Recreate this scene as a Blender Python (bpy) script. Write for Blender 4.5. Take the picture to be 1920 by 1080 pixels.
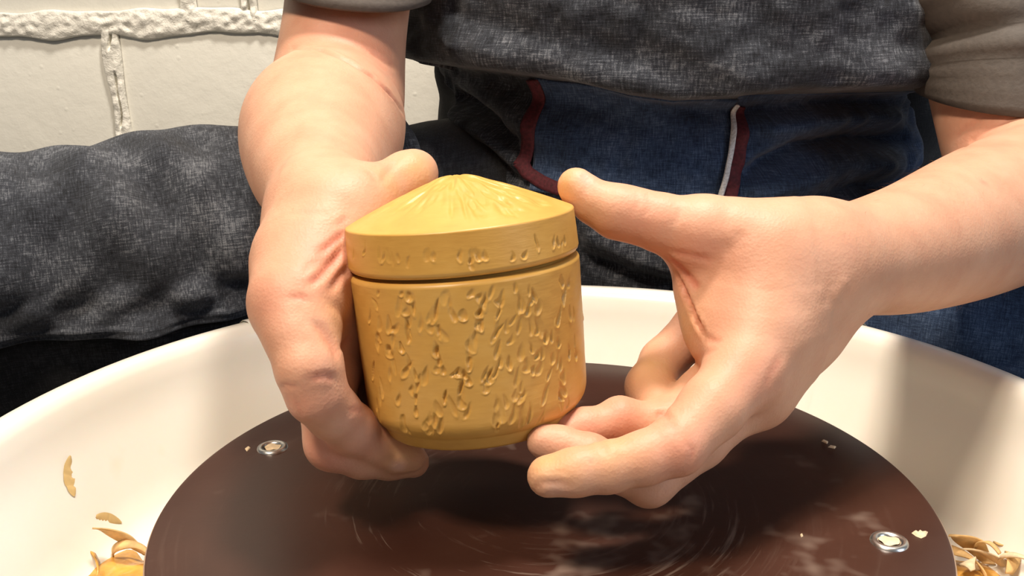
import bpy, bmesh, math, random
import numpy as np
from mathutils import Vector, Matrix
from mathutils.bvhtree import BVHTree

for o in list(bpy.data.objects): bpy.data.objects.remove(o)
random.seed(7); rng = np.random.default_rng(7)
SC = bpy.context.scene
COL = SC.collection

# ------------------------------------------------------------------ camera
F = 1844.0                       # focal length in pixels of the 1920 x 1080 frame
S = 0.848
CAM = np.array([0.0, -0.41353 * S, 0.22856 * S])
def _axes(yaw, pitch, roll):
    f = np.array([math.sin(yaw) * math.cos(pitch), math.cos(yaw) * math.cos(pitch), -math.sin(pitch)])
    r = np.array([math.cos(yaw), -math.sin(yaw), 0.0]); d = np.cross(f, r)
    c, s = math.cos(roll), math.sin(roll)
    return np.array([c * r + s * d, -s * r + c * d, f])
AX = _axes(math.radians(-1.980), math.radians(16.897), math.radians(0.625))   # right, down, forward
cd = bpy.data.cameras.new('camera'); cam = bpy.data.objects.new('camera', cd); COL.objects.link(cam)
cd.sensor_width = 36; cd.lens = 36 * F / 1920; cd.clip_start = 0.01; cd.clip_end = 50
m = Matrix.Identity(4)
for i in range(3):
    m[i][0] = AX[0][i]; m[i][1] = -AX[1][i]; m[i][2] = -AX[2][i]; m[i][3] = CAM[i]
cam.matrix_world = m
SC.camera = cam

# ------------------------------------------------------------------ light
SC.view_settings.view_transform = 'Standard'; SC.view_settings.look = 'None'
SC.view_settings.gamma = 1; SC.view_settings.use_curve_mapping = False
SC.view_settings.exposure = 0.14
wd = bpy.data.worlds.new('room'); SC.world = wd; wd.use_nodes = True
bg = wd.node_tree.nodes['Background']; bg.inputs[0].default_value = (0.80, 0.84, 0.90, 1); bg.inputs[1].default_value = 0.13
def area(name, loc, target, size, power, col):
    l = bpy.data.lights.new(name, 'AREA'); l.shape = 'RECTANGLE'; l.size, l.size_y = size; l.energy = power; l.color = col
    o = bpy.data.objects.new(name, l); COL.objects.link(o); o.location = loc
    o.rotation_euler = (Vector(target) - Vector(loc)).to_track_quat('-Z', 'Y').to_euler(); return o
area('ceiling_lamp_warm', (-0.42, -0.50, 1.22), (0.0, 0.1, 0.05), (0.24, 0.20), 16, (1.0, 0.83, 0.65))
area('ceiling_lamp_over_wheel', (0.12, 0.16, 1.45), (0.05, 0.05, 0.0), (0.26, 0.18), 24, (1.0, 0.91, 0.80))
area('window_daylight', (1.6, -0.9, 0.95), (0.1, 0.2, 0.1), (0.9, 1.0), 12, (0.68, 0.82, 1.0))

# ------------------------------------------------------------------ helpers
def W(x, y, d):                  # pixel + depth along the view axis -> point
    return CAM + d * (np.array([(x - 960) / F, (y - 540) / F, 1.0]) @ AX)
def ray(x, y):
    return np.array([(x - 960) / F, (y - 540) / F, 1.0]) @ AX
def on_z(x, y, z):
    d = ray(x, y); return CAM + d * ((z - CAM[2]) / d[2])
def on_y(x, y, Y):
    d = ray(x, y); return CAM + d * ((Y - CAM[1]) / d[1])
DJ = 0.432 * S                   # depth of the jar's axis
def H(x, y, dd, r):              # hand joint: pixel, depth from jar axis in mm, radius in pixels at that depth
    d = DJ + dd / 1000.0
    return (W(x, y, d), r * d / F)

def tag(o, label=None, cat=None, group=None, kind=None):
    if label: o['label'] = label
    if cat: o['category'] = cat
    if group: o['group'] = group
    if kind: o['kind'] = kind
    return o
def link(name, me, mat=None, parent=None, smooth=True):
    o = bpy.data.objects.new(name, me); COL.objects.link(o)
    if mat: me.materials.clear(); me.materials.append(mat)
    if parent: o.parent = parent
    if smooth and len(me.polygons): me.polygons.foreach_set('use_smooth', np.ones(len(me.polygons), bool))
    return o
def mesh_np(name, V, Q):
    """V (n,3), Q (m,3 or 4)"""
    me = bpy.data.meshes.new(name)
    V = np.ascontiguousarray(V, np.float32); Q = np.ascontiguousarray(Q, np.int32); k = Q.shape[1]
    me.vertices.add(len(V)); me.vertices.foreach_set('co', V.ravel())
    me.loops.add(Q.size); me.loops.foreach_set('vertex_index', Q.ravel())
    me.polygons.add(len(Q)); me.polygons.foreach_set('loop_start', np.arange(len(Q), dtype=np.int32) * k)
    try: me.polygons.foreach_set('loop_total', np.full(len(Q), k, np.int32))
    except Exception: pass
    me.update(calc_edges=True); me.validate(); return me
def grid_quads(nu, nv, wrap=False):
    i = np.arange(nu if wrap else nu - 1); j = np.arange(nv - 1)
    I, J = np.meshgrid(i, j, indexing='ij'); I2 = (I + 1) % nu
    return np.stack([I * nv + J, I2 * nv + J, I2 * nv + J + 1, I * nv + J + 1], -1).reshape(-1, 4)
def attr_vec(me, name, A):
    a = me.attributes.new(name, 'FLOAT_VECTOR', 'POINT'); a.data.foreach_set('vector', np.ascontiguousarray(A, np.float32).ravel())
def lathe_mesh(name, prof, n=128, close=False):
    prof = np.array(prof, float); th = np.linspace(0, 2 * np.pi, n, endpoint=False)
    V = np.stack([np.outer(np.cos(th), prof[:, 0]), np.outer(np.sin(th), prof[:, 0]), np.outer(np.ones(n), prof[:, 1])], -1).reshape(-1, 3)
    return mesh_np(name, V, grid_quads(n, len(prof), True))
def box_bm(bm, c, s, bev=0.0, rot=None):
    r = bmesh.ops.create_cube(bm, size=1.0)
    vs = r['verts']
    bmesh.ops.scale(bm, vec=Vector(s), verts=vs)
    if bev:
        es = list({e for v in vs for e in v.link_edges})
        rr = bmesh.ops.bevel(bm, geom=es, offset=bev, segments=2, affect='EDGES', profile=0.7)
        vs = list({v for f in rr['faces'] for v in f.verts} | {v for v in vs if v.is_valid})
    if rot is not None: bmesh.ops.rotate(bm, cent=(0, 0, 0), matrix=rot, verts=vs)
    bmesh.ops.translate(bm, vec=Vector(c), verts=vs)
def bm_obj(name, bm, mat, parent=None, smooth=False):
    me = bpy.data.meshes.new(name); bm.to_mesh(me); bm.free(); return link(name, me, mat, parent, smooth)
def cyl_bm(bm, a, b, r, n=20, r2=None):
    a, b = Vector(a), Vector(b); d = b - a
    mt = Matrix.Translation((a + b) / 2) @ d.to_track_quat('Z', 'Y').to_matrix().to_4x4()
    bmesh.ops.create_cone(bm, cap_ends=True, segments=n, radius1=r, radius2=r if r2 is None else r2, depth=d.length, matrix=mt)

def wobble(x, y, seed, n=10, f0=1.0, f1=6.0):
    """smooth pseudo random field of about unit size"""
    g = np.random.default_rng(seed); z = np.zeros_like(x)
    for _ in range(n):
        f = g.uniform(f0, f1); a = g.uniform(0, 2 * np.pi); z += np.sin((x * np.cos(a) + y * np.sin(a)) * f * 2 * np.pi + g.uniform(0, 6.28))
    return z / math.sqrt(n / 2)
def sstep(x): x = np.clip(x, 0, 1); return x * x * (3 - 2 * x)
def polydist(px, py, pts):
    """distance from points to an open 2-D polyline, and parameter 0..1 along it"""
    best = np.full(px.shape, 1e9); par = np.zeros(px.shape); n = len(pts) - 1
    for i in range(n):
        (ax, ay), (bx, by) = pts[i], pts[i + 1]; dx, dy = bx - ax, by - ay
        t = np.clip(((px - ax) * dx + (py - ay) * dy) / (dx * dx + dy * dy + 1e-12), 0, 1)
        d = np.hypot(px - ax - t * dx, py - ay - t * dy); k = d < best
        best = np.where(k, d, best); par = np.where(k, (i + t) / n, par)
    return best, par

# ------------------------------------------------------------------ materials
def mat(name):
    m_ = bpy.data.materials.new(name); m_.use_nodes = True
    return m_, m_.node_tree, m_.node_tree.nodes['Principled BSDF']
def nd(nt, typ, ins=None, **kw):
    n = nt.nodes.new(typ)
    for k, v in kw.items(): setattr(n, k, v)
    for k, v in (ins or {}).items():
        if isinstance(v, bpy.types.NodeSocket): nt.links.new(v, n.inputs[k])
        else: n.inputs[k].default_value = v
    return n
def ramp(nt, fac, stops):
    n = nt.nodes.new('ShaderNodeValToRGB'); nt.links.new(fac, n.inputs[0]); e = n.color_ramp.elements
    while len(e) < len(stops): e.new(0.5)
    for k, (p, c) in enumerate(stops):
        e[k].position = p; e[k].color = c if len(c) == 4 else (*c, 1)
    return n.outputs[0]
def mixc(nt, fac, a, b, mode='MIX'):
    n = nt.nodes.new('ShaderNodeMix'); n.data_type = 'RGBA'; n.blend_type = mode
    for s, v in ((0, fac), (6, a), (7, b)):
        if isinstance(v, bpy.types.NodeSocket): nt.links.new(v, n.inputs[s])
        else: n.inputs[s].default_value = v if s == 0 else (*v[:3], 1)
    return n.outputs[2]
def mth(nt, op, a, b=0.0):
    n = nt.nodes.new('ShaderNodeMath'); n.operation = op
    for s, v in ((0, a), (1, b)):
        if isinstance(v, bpy.types.NodeSocket): nt.links.new(v, n.inputs[s])
        else: n.inputs[s].default_value = v
    return n.outputs[0]
def bump(nt, b, h, strength, dist):
    n = nd(nt, 'ShaderNodeBump', {'Strength': strength, 'Distance': dist, 'Height': h}); nt.links.new(n.outputs[0], b.inputs['Normal'])
def noise(nt, vec, scale, detail=3.0, rough=0.55):
    return nd(nt, 'ShaderNodeTexNoise', {'Vector': vec, 'Scale': scale, 'Detail': detail, 'Roughness': rough}).outputs[0]
def objco(nt): return nd(nt, 'ShaderNodeTexCoord').outputs['Object']
def mapped(nt, vec, scale): return nd(nt, 'ShaderNodeMapping', {'Vector': vec, 'Scale': scale}).outputs[0]

def plain(name, col, rough=0.5, metal=0.0, nscale=60, namp=0.15, bdist=0.0, spec=0.5):
    m_, nt, b = mat(name); c = objco(nt); n = noise(nt, c, nscale)
    k = ramp(nt, n, [(0.3, tuple(x * (1 - namp) for x in col)), (0.7, tuple(min(1, x * (1 + namp)) for x in col))])
    nt.links.new(k, b.inputs['Base Color']); b.inputs['Roughness'].default_value = rough; b.inputs['Metallic'].default_value = metal
    b.inputs['Specular IOR Level'].default_value = spec
    if bdist: bump(nt, b, n, 0.6, bdist)
    return m_

def make_skin():
    m_, nt, b = mat('skin'); c = objco(nt)
    t = nd(nt, 'ShaderNodeAttribute', attribute_name='tint')
    sp = nd(nt, 'ShaderNodeSeparateXYZ', {0: t.outputs['Vector']})
    n1 = noise(nt, c, 45, 4); n2 = noise(nt, c, 160, 3)
    base = ramp(nt, n1, [(0.30, (0.57, 0.285, 0.180)), (0.52, (0.62, 0.335, 0.215)), (0.75, (0.66, 0.375, 0.250))])
    base = mixc(nt, mth(nt, 'MULTIPLY', n2, 0.16), base, (0.62, 0.30, 0.20))
    base = mixc(nt, sp.outputs[0], base, (0.60, 0.20, 0.135))
    base = mixc(nt, mth(nt, 'MULTIPLY', sp.outputs[1], mth(nt, 'ADD', 0.35, n2)), base, (0.62, 0.36, 0.10))
    base = mixc(nt, sp.outputs[2], base, (0.66, 0.40, 0.32))
    nt.links.new(base, b.inputs['Base Color'])
    b.inputs['Roughness'].default_value = 0.50; b.inputs['Specular IOR Level'].default_value = 0.35
    b.inputs['Subsurface Weight'].default_value = 0.22; b.inputs['Subsurface Radius'].default_value = (1.0, 0.35, 0.2); b.inputs['Subsurface Scale'].default_value = 0.004
    v = nd(nt, 'ShaderNodeTexVoronoi', {'Vector': c, 'Scale': 900.0}).outputs[0]
    h = mth(nt, 'ADD', mth(nt, 'MULTIPLY', v, 0.5), noise(nt, c, 350, 3))
    bump(nt, b, h, 0.25, 0.0006)
    return m_
SKIN = make_skin()

def make_denim(name, dark, light, fade):
    m_, nt, b = mat(name)
    a = nd(nt, 'ShaderNodeAttribute', attribute_name='cloth').outputs['Vector']   # metres along weft, warp
    warp = noise(nt, mapped(nt, a, (1150, 150, 1)), 1.0, 3, 0.6)
    weft = noise(nt, mapped(nt, a, (150, 1150, 1)), 1.0, 3, 0.6)
    grain = noise(nt, mapped(nt, a, (2200, 2200, 1)), 1.0, 2, 0.6)
    blot = noise(nt, a, 26, 4, 0.6)
    th = mth(nt, 'ADD', mth(nt, 'MULTIPLY', warp, 0.45), mth(nt, 'ADD', mth(nt, 'MULTIPLY', weft, 0.40), mth(nt, 'MULTIPLY', grain, 0.30)))
    th = mth(nt, 'ADD', th, mth(nt, 'MULTIPLY', mth(nt, 'SUBTRACT', blot, 0.5), 0.5))
    c = ramp(nt, th, [(0.44, dark), (0.60, light), (0.78, fade)])
    nt.links.new(c, b.inputs['Base Color']); b.inputs['Roughness'].default_value = 0.85; b.inputs['Specular IOR Level'].default_value = 0.2
    b.inputs['Sheen Weight'].default_value = 0.15
    bump(nt, b, mth(nt, 'ADD', th, mth(nt, 'MULTIPLY', grain, 0.5)), 0.5, 0.0012)
    return m_
DENIM = make_denim('charcoal_denim', (0.006, 0.007, 0.010), (0.033, 0.037, 0.047), (0.19, 0.20, 0.22))
DENIM_BLUE = make_denim('indigo_denim', (0.012, 0.022, 0.050), (0.035, 0.062, 0.125), (0.12, 0.17, 0.27))
TROUSER = make_denim('black_trouser_cloth', (0.006, 0.006, 0.007), (0.015, 0.015, 0.017), (0.05, 0.05, 0.055))
MAROON = plain('maroon_tape', (0.085, 0.010, 0.016), 0.8, nscale=500, namp=0.4, bdist=0.0006)
WHITE_THREAD = plain('white_selvedge', (0.62, 0.62, 0.62), 0.9, nscale=800, namp=0.3, bdist=0.0006)
SHIRT = plain('taupe_jersey', (0.070, 0.056, 0.046), 0.7, nscale=300, namp=0.12, bdist=0.0005)
HAIR = plain('brown_hair', (0.06, 0.035, 0.02), 0.6, nscale=120, namp=0.4, bdist=0.002)

def make_jar_mat():
    m_, nt, b = mat('ochre_clay'); c = objco(nt)
    n = noise(nt, c, 35, 4, 0.6); n2 = noise(nt, mapped(nt, c, (1, 1, 5)), 160, 3)
    k = ramp(nt, mth(nt, 'ADD', mth(nt, 'MULTIPLY', n, 0.75), mth(nt, 'MULTIPLY', n2, 0.25)), [(0.32, (0.53, 0.280, 0.058)), (0.52, (0.59, 0.325, 0.072)), (0.72, (0.64, 0.375, 0.10))])
    nt.links.new(k, b.inputs['Base Color']); b.inputs['Roughness'].default_value = 0.40; b.inputs['Specular IOR Level'].default_value = 0.45
    bump(nt, b, n2, 0.12, 0.0006)
    return m_
JARM = make_jar_mat()

def make_bat_mat():
    m_, nt, b = mat('brown_phenolic_board'); c = objco(nt)
    s = nd(nt, 'ShaderNodeSeparateXYZ', {0: c})
    r = mth(nt, 'SQRT', mth(nt, 'ADD', mth(nt, 'MULTIPLY', s.outputs[0], s.outputs[0]), mth(nt, 'MULTIPLY', s.outputs[1], s.outputs[1])))
    an = mth(nt, 'ARCTAN2', s.outputs[1], s.outputs[0])
    pol = nd(nt, 'ShaderNodeCombineXYZ', {0: mth(nt, 'MULTIPLY', r, 420.0), 1: mth(nt, 'MULTIPLY', an, 1.6)}).outputs[0]
    arcs = noise(nt, pol, 1.0, 4, 0.65)
    dust = noise(nt, c, 14, 4, 0.6)
    fine = noise(nt, c, 260, 3)
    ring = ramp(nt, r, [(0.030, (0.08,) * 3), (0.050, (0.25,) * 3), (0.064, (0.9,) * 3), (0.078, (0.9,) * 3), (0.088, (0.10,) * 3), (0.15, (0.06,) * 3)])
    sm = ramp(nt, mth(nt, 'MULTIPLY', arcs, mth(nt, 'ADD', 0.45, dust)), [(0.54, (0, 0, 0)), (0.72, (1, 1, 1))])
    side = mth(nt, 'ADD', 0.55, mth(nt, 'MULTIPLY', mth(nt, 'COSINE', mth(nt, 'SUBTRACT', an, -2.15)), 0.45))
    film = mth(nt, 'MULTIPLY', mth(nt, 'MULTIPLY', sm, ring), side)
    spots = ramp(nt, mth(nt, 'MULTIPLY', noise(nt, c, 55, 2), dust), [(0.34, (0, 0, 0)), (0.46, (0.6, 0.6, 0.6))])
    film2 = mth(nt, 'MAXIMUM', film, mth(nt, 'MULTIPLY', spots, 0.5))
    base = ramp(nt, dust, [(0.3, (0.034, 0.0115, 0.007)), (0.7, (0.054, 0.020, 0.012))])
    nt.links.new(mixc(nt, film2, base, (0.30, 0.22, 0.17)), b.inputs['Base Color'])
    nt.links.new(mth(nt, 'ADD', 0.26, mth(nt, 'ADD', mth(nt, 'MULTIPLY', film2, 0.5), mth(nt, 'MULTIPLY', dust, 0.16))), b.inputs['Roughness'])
    b.inputs['Specular IOR Level'].default_value = 0.4
    bump(nt, b, fine, 0.08, 0.0004)
    return m_
BATM = make_bat_mat()
BATEDGE = plain('tan_board_edge', (0.42, 0.27, 0.17), 0.6, nscale=200)
STEEL = plain('worn_steel', (0.62, 0.60, 0.57), 0.3, 1.0, nscale=300)
CLAY = plain('dry_ochre_clay', (0.62, 0.40, 0.17), 0.8, nscale=150, namp=0.25, bdist=0.001)
CLAY_PALE = plain('pale_dry_clay', (0.70, 0.55, 0.36), 0.85, nscale=200, namp=0.2, bdist=0.0008)
SLURRY = plain('wet_ochre_slurry', (0.52, 0.27, 0.055), 0.22, nscale=70, namp=0.45, bdist=0.002)

def make_pan_mat():
    m_, nt, b = mat('white_plastic'); c = objco(nt)
    n = noise(nt, c, 9, 4, 0.6)
    k = ramp(nt, n, [(0.35, (0.78, 0.74, 0.66)), (0.62, (0.80, 0.77, 0.70)), (0.78, (0.72, 0.62, 0.45))])
    nt.links.new(k, b.inputs['Base Color']); b.inputs['Roughness'].default_value = 0.22
    b.inputs['Subsurface Weight'].default_value = 0.1; b.inputs['Subsurface Scale'].default_value = 0.006
    return m_
PANM = make_pan_mat()

def make_wall_mat(name, col, sc, amp):
    m_, nt, b = mat(name); c = nd(nt, 'ShaderNodeNewGeometry').outputs['Position']
    n = noise(nt, c, sc, 5, 0.62); big = noise(nt, c, 3.5, 3)
    pits = nd(nt, 'ShaderNodeTexVoronoi', {'Vector': c, 'Scale': 60.0}).outputs[0]
    pm = ramp(nt, pits, [(0.0, (1, 1, 1)), (0.16, (0, 0, 0))])
    k = ramp(nt, big, [(0.3, tuple(x * 0.93 for x in col)), (0.7, col)])
    nt.links.new(k, b.inputs['Base Color']); b.inputs['Roughness'].default_value = 0.42
    h = mth(nt, 'ADD', n, mth(nt, 'MULTIPLY', pm, 0.25))
    bump(nt, b, h, 0.7, amp); return m_
PAINT = make_wall_mat('white_painted_block', (0.86, 0.85, 0.77), 30, 0.0018)
MORTAR = make_wall_mat('white_painted_mortar', (0.86, 0.84, 0.76), 110, 0.004)
FLOORM = plain('grey_concrete', (0.22, 0.21, 0.20), 0.8, nscale=8, bdist=0.002)
WOOD = plain('dark_stool_wood', (0.09, 0.05, 0.03), 0.5, nscale=30)
GREYMETAL = plain('grey_wheel_metal', (0.16, 0.17, 0.18), 0.45, nscale=80)

# ------------------------------------------------------------------ the room
FZ = -0.56
WY = 0.70
bm = bmesh.new(); box_bm(bm, (0, -1.4, FZ - 0.02), (8.0, 5.4, 0.04)); o = bm_obj('floor', bm, FLOORM); tag(o, kind='structure')
bm = bmesh.new(); box_bm(bm, (0, WY + 0.06, FZ + 1.15), (8.0, 0.08, 2.3)); wall = bm_obj('wall_back', bm, MORTAR); tag(wall, kind='structure')
# courses of painted blocks; the joint lines come from the photograph's wall
zj = on_y(250, 45, WY)[2]                        # joint height
CH, BL, JT = 0.192, 0.400, 0.013                 # course height, block length, joint
xv_low = on_y(218, 150, WY)[0]; xv_a = on_y(352, 18, WY)[0]; xv_b = on_y(466, 18, WY)[0]
block_cache = {}
def block(x0, x1, z0, z1):
    key = (round(x1 - x0, 3), round(z1 - z0, 3))
    if key not in block_cache:
        bm = bmesh.new(); box_bm(bm, (0, 0.012, 0), (x1 - x0, 0.034, z1 - z0), 0.0045)
        me = bpy.data.meshes.new('block'); bm.to_mesh(me); bm.free(); me.materials.append(PAINT); block_cache[key] = me
        me.polygons.foreach_set('use_smooth', np.ones(len(me.polygons), bool))
    o = bpy.data.objects.new('block', block_cache[key]); COL.objects.link(o); o.parent = wall
    o.location = ((x0 + x1) / 2, WY + 0.006 + random.uniform(-0.0015, 0.0015), (z0 + z1) / 2)
vjoints = []
for c in range(-4, 6):
    z0 = zj + c * CH + JT / 2; z1 = z0 + CH - JT
    if z0 < FZ: continue
    if c == 0: xs = [xv_a - k * BL for k in range(8, 0, -1)] + [xv_a, xv_b] + [xv_b + k * BL for k in range(1, 11)]
    else:
        b0 = xv_low if c % 2 else xv_low + 0.5 * BL
        xs = [b0 + (k - 8) * BL for k in range(19)]
    for a, b_ in zip(xs[:-1], xs[1:]): block(a + JT / 2, b_ - JT / 2, z0, z1)
    for x in xs: vjoints.append((x, z0, z1))
# lumpy painted-over mortar: each joint its own raised strip
def lumpy_strip(name, p0, p1, width, proud, seed, crack=False, n=None):
    p0, p1 = np.array(p0), np.array(p1); L = np.linalg.norm(p1 - p0); t = (p1 - p0) / L; s_ = np.array([t[2], 0, -t[0]])
    nu = n or max(12, int(L / 0.0016)); nv = 26
    u = np.linspace(0, L, nu); v = np.linspace(-1, 1, nv); U, Vv = np.meshgrid(u, v, indexing='ij')
    wv = width * (1 + 0.10 * wobble(U, Vv * 0, seed, 8, 4, 25))
    mid = 0.0015 * wobble(U, Vv * 0, seed + 1, 6, 2, 10)
    hgt = -0.0016 * np.abs(Vv) ** 3 + proud * (1 - np.abs(Vv) ** 2.2) * (0.8 + 0.2 * wobble(U, Vv * 0, seed + 2, 8, 10, 40)) + 0.0006 * wobble(U * 1.0, Vv * width / 2, seed + 3, 30, 30, 110) * (1 - Vv ** 6)
    if crack:
        cpos = 0.2 * wobble(U, Vv * 0, seed + 5, 6, 6, 30); hgt -= 0.010 * np.exp(-((Vv - cpos) / 0.12) ** 2) * sstep((wobble(U, Vv * 0, seed + 6, 5, 4, 14) + 0.9))
    hgt = np.where(np.abs(Vv) > 0.99, -0.005, hgt)
    P = p0 + U[..., None] * t + (mid + Vv * wv / 2)[..., None] * s_
    P[..., 1] = WY - 0.0048 - hgt
    return link(name, mesh_np(name, P.reshape(-1, 3), grid_quads(nu, nv)), MORTAR, wall)
xl, xr = -1.05, 1.05
lumpy_strip('mortar_joint', (xl, 0, zj + 0.004), (xr, 0, zj - 0.004), 0.027, 0.0012, 11)
lumpy_strip('mortar_joint', (xl, 0, zj - CH), (xr, 0, zj - CH), 0.024, 0.002, 21)
for (x, z0, z1) in vjoints:
    if -1.05 < x < 1.05 and zj - CH < z0 < zj + CH:
        low = z0 < zj
        lumpy_strip('mortar_joint', (x, 0, z1 + 0.004), (x, 0, z0 - 0.004), 0.019, 0.0006, int(abs(x) * 1000) + 31, crack=True)

# ------------------------------------------------------------------ potter's wheel
BR = 0.178 * S
tbl = bpy.data.objects.new('pottery_wheel', None); COL.objects.link(tbl); tbl.location = (0, 0, FZ)
tag(tbl, 'grey metal pottery wheel standing under the white splash pan', 'pottery wheel')
PF = -0.058                                          # pan floor height
th_ = -FZ + PF - 0.0095                               # cabinet top, local z
bm = bmesh.new(); box_bm(bm, (0, 0, th_ - 0.02), (0.46, 0.50, 0.04), 0.006); bm_obj('cabinet_top', bm, GREYMETAL, tbl)
bm = bmesh.new(); box_bm(bm, (0, 0, th_ - 0.13), (0.34, 0.36, 0.18), 0.006); bm_obj('motor_housing', bm, GREYMETAL, tbl)
for sx in (-1, 1):
    for sy in (-1, 1):
        bm = bmesh.new(); cyl_bm(bm, (sx * 0.20, sy * 0.22, 0), (sx * 0.20, sy * 0.22, th_ - 0.04), 0.016); bm_obj('leg', bm, GREYMETAL, tbl)
# splash pan in two overlapping halves
pan = bpy.data.objects.new('splash_pan', None); COL.objects.link(pan); pan.location = (0, 0, PF - 0.005)
tag(pan, 'round white plastic splash pan surrounding the dark wheel disc', 'splash pan')
RIM = 0.2425; rz = 0.013 - (PF - 0.005)
def pan_half(a0, a1, off):
    prof = [(0.030, 0.0), (0.15, 0.0), (0.195, 0.0005), (0.207, 0.003), (0.214, 0.010), (0.219, 0.022), (RIM - 0.010, rz - 0.022), (RIM - 0.006, rz - 0.006), (RIM - 0.0035, rz - 0.0015), (RIM, rz), (RIM + 0.006, rz - 0.0005), (RIM + 0.010, rz - 0.003), (RIM + 0.0105, rz - 0.008), (RIM + 0.008, rz - 0.011), (RIM + 0.003, rz - 0.012), (RIM - 0.004, rz - 0.026), (0.224, 0.018), (0.218, 0.006), (0.208, -0.001), (0.195, -0.0035), (0.15, -0.004), (0.030, -0.004), (0.030, 0.0)]
    prof = np.array(prof); prof[:, 0] += off * (prof[:, 0] > 0.2)
    prof[:, 1] += off * 0.8
    # finer profile
    q = [prof[0]]
    for a, b_ in zip(prof[:-1], prof[1:]):
        k = max(1, int(np.linalg.norm(b_ - a) / 0.008))
        for j in range(1, k + 1): q.append(a + (b_ - a) * j / k)
    q = np.array(q); n = 120; th = np.linspace(a0, a1, n)
    V = np.stack([np.outer(np.cos(th), q[:, 0]), np.outer(np.sin(th), q[:, 0]), np.outer(np.ones(n), q[:, 1])], -1).reshape(-1, 3)
    V[:, 2] += 0.0
    me = mesh_np('pan_half', V, grid_quads(n, len(q)))
    return link('pan_half', me, PANM, pan)
aL, aR = math.atan2(0.200, -0.182), math.atan2(0.195, 0.187)
pan_half(aR - 0.03, aL + 0.03, 0.0012)
pan_half(aL - 0.03, aR + 2 * math.pi + 0.03, 0.0)
# clay smears on the pan wall: thin dried patches
def pan_wall_point(px, py):
    d = ray(px, py); lo, hi = 0.3, 0.9
    def inside(t):
        p = CAM + d * t; z = p[2] - (PF - 0.005); rr = math.hypot(p[0], p[1])
        wall_r = np.interp(z, [0.0, 0.003, 0.010, 0.022, rz - 0.022, rz - 0.006, rz], [0.195, 0.207, 0.214, 0.219, RIM - 0.010, RIM - 0.006, RIM])
        return rr < wall_r and z > 0
    t = 0.2
    while t < 1.0 and not (inside(t)): t += 0.002
    while inside(t): t += 0.0005
    return CAM + d * t
def smear(pts, half):
    tt = np.linspace(0, len(pts) - 1, 4 * len(pts)); pts = [(np.interp(t, range(len(pts)), [p[0] for p in pts]), np.interp(t, range(len(pts)), [p[1] for p in pts])) for t in tt]
    P = [pan_wall_point(*p) for p in pts]; V = []; n = len(P)
    for i, p in enumerate(P):
        t = P[min(i + 1, n - 1)] - P[max(i - 1, 0)]; nrm = np.array([-p[0], -p[1], 0.02]); nrm /= np.linalg.norm(nrm)
        s_ = np.cross(t, nrm); s_ /= np.linalg.norm(s_); w = half * math.sin(math.pi * (i + 0.35) / (n - 0.3)) ** 0.6
        for k, (a, h) in enumerate(((-1, 0.0004), (-0.6, 0.0006), (0, 0.0007), (0.6, 0.0006), (1, 0.0004))): V.append(p + s_ * a * w + nrm * h - np.array([0, 0, PF - 0.005]))
    return link('clay_smear', mesh_np('clay_smear', np.array(V), grid_quads(n, 5)), plain('ochre_smear', (0.62, 0.44, 0.19), 0.5, nscale=90), pan)
smear([(131, 855), (127, 875), (128, 895), (132, 912), (138, 930)], 0.0036)
smear([(178, 968), (192, 970), (206, 973), (226, 980)], 0.0026)
# wheel head and the bat on it
bt = 0.0095; hz = -bt - FZ
wh = link('wheel_head', lathe_mesh('wheel_head', [(0.0005, hz), (0.126, hz), (0.128, hz - 0.002), (0.128, hz - 0.012), (0.125, hz - 0.014), (0.0005, hz - 0.014)], 96), STEEL, tbl, False)
link('shaft', lathe_mesh('shaft', [(0.0005, hz - 0.014), (0.022, hz - 0.014), (0.022, th_ - 0.005), (0.0005, th_ - 0.005)], 40), STEEL, wh, False)
bat = bpy.data.objects.new('wheel_bat', None); COL.objects.link(bat); bat.location = (0, 0, -bt)
tag(bat, 'round dark brown pottery bat with two steel-ringed pin holes', 'bat')
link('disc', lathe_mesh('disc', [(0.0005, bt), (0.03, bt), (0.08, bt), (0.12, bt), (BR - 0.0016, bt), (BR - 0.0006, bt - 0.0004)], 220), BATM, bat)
link('edge_band', lathe_mesh('edge_band', [(BR - 0.0006, bt - 0.0004), (BR, bt - 0.0012), (BR, 0.001), (BR - 0.001, 0.0), (0.0005, 0.0)], 220), BATEDGE, bat, False)
for k, (gx, gy) in enumerate(((511, 840), (1667, 1016))):
    g = on_z(gx, gy, 0.0)
    ring = link('pin_hole_ring', lathe_mesh('pin_hole_ring', [(0.0034, -0.003), (0.0036, 0.0002), (0.0044, 0.0010), (0.0056, 0.0012), (0.0066, 0.0007), (0.0070, -0.0006)], 40), STEEL, bat); ring.location = (g[0], g[1], bt)
    nv = 22; V = [(0, 0, 0.0002)] + [(math.cos(a) * 0.0035 * (1 + 0.12 * math.sin(3 * a + k)), math.sin(a) * 0.0035 * (1 + 0.1 * math.cos(2 * a)), 0.0 + 0.0003 * math.sin(4 * a)) for a in np.linspace(0, 2 * math.pi, nv, endpoint=False)]
    plug = link('clay_plug', mesh_np('clay_plug', np.array(V), np.array([(0, 1 + i, 1 + (i + 1) % nv) for i in range(nv)])), CLAY_PALE, ring); plug.location = (0, 0, 0.0005)
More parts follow.
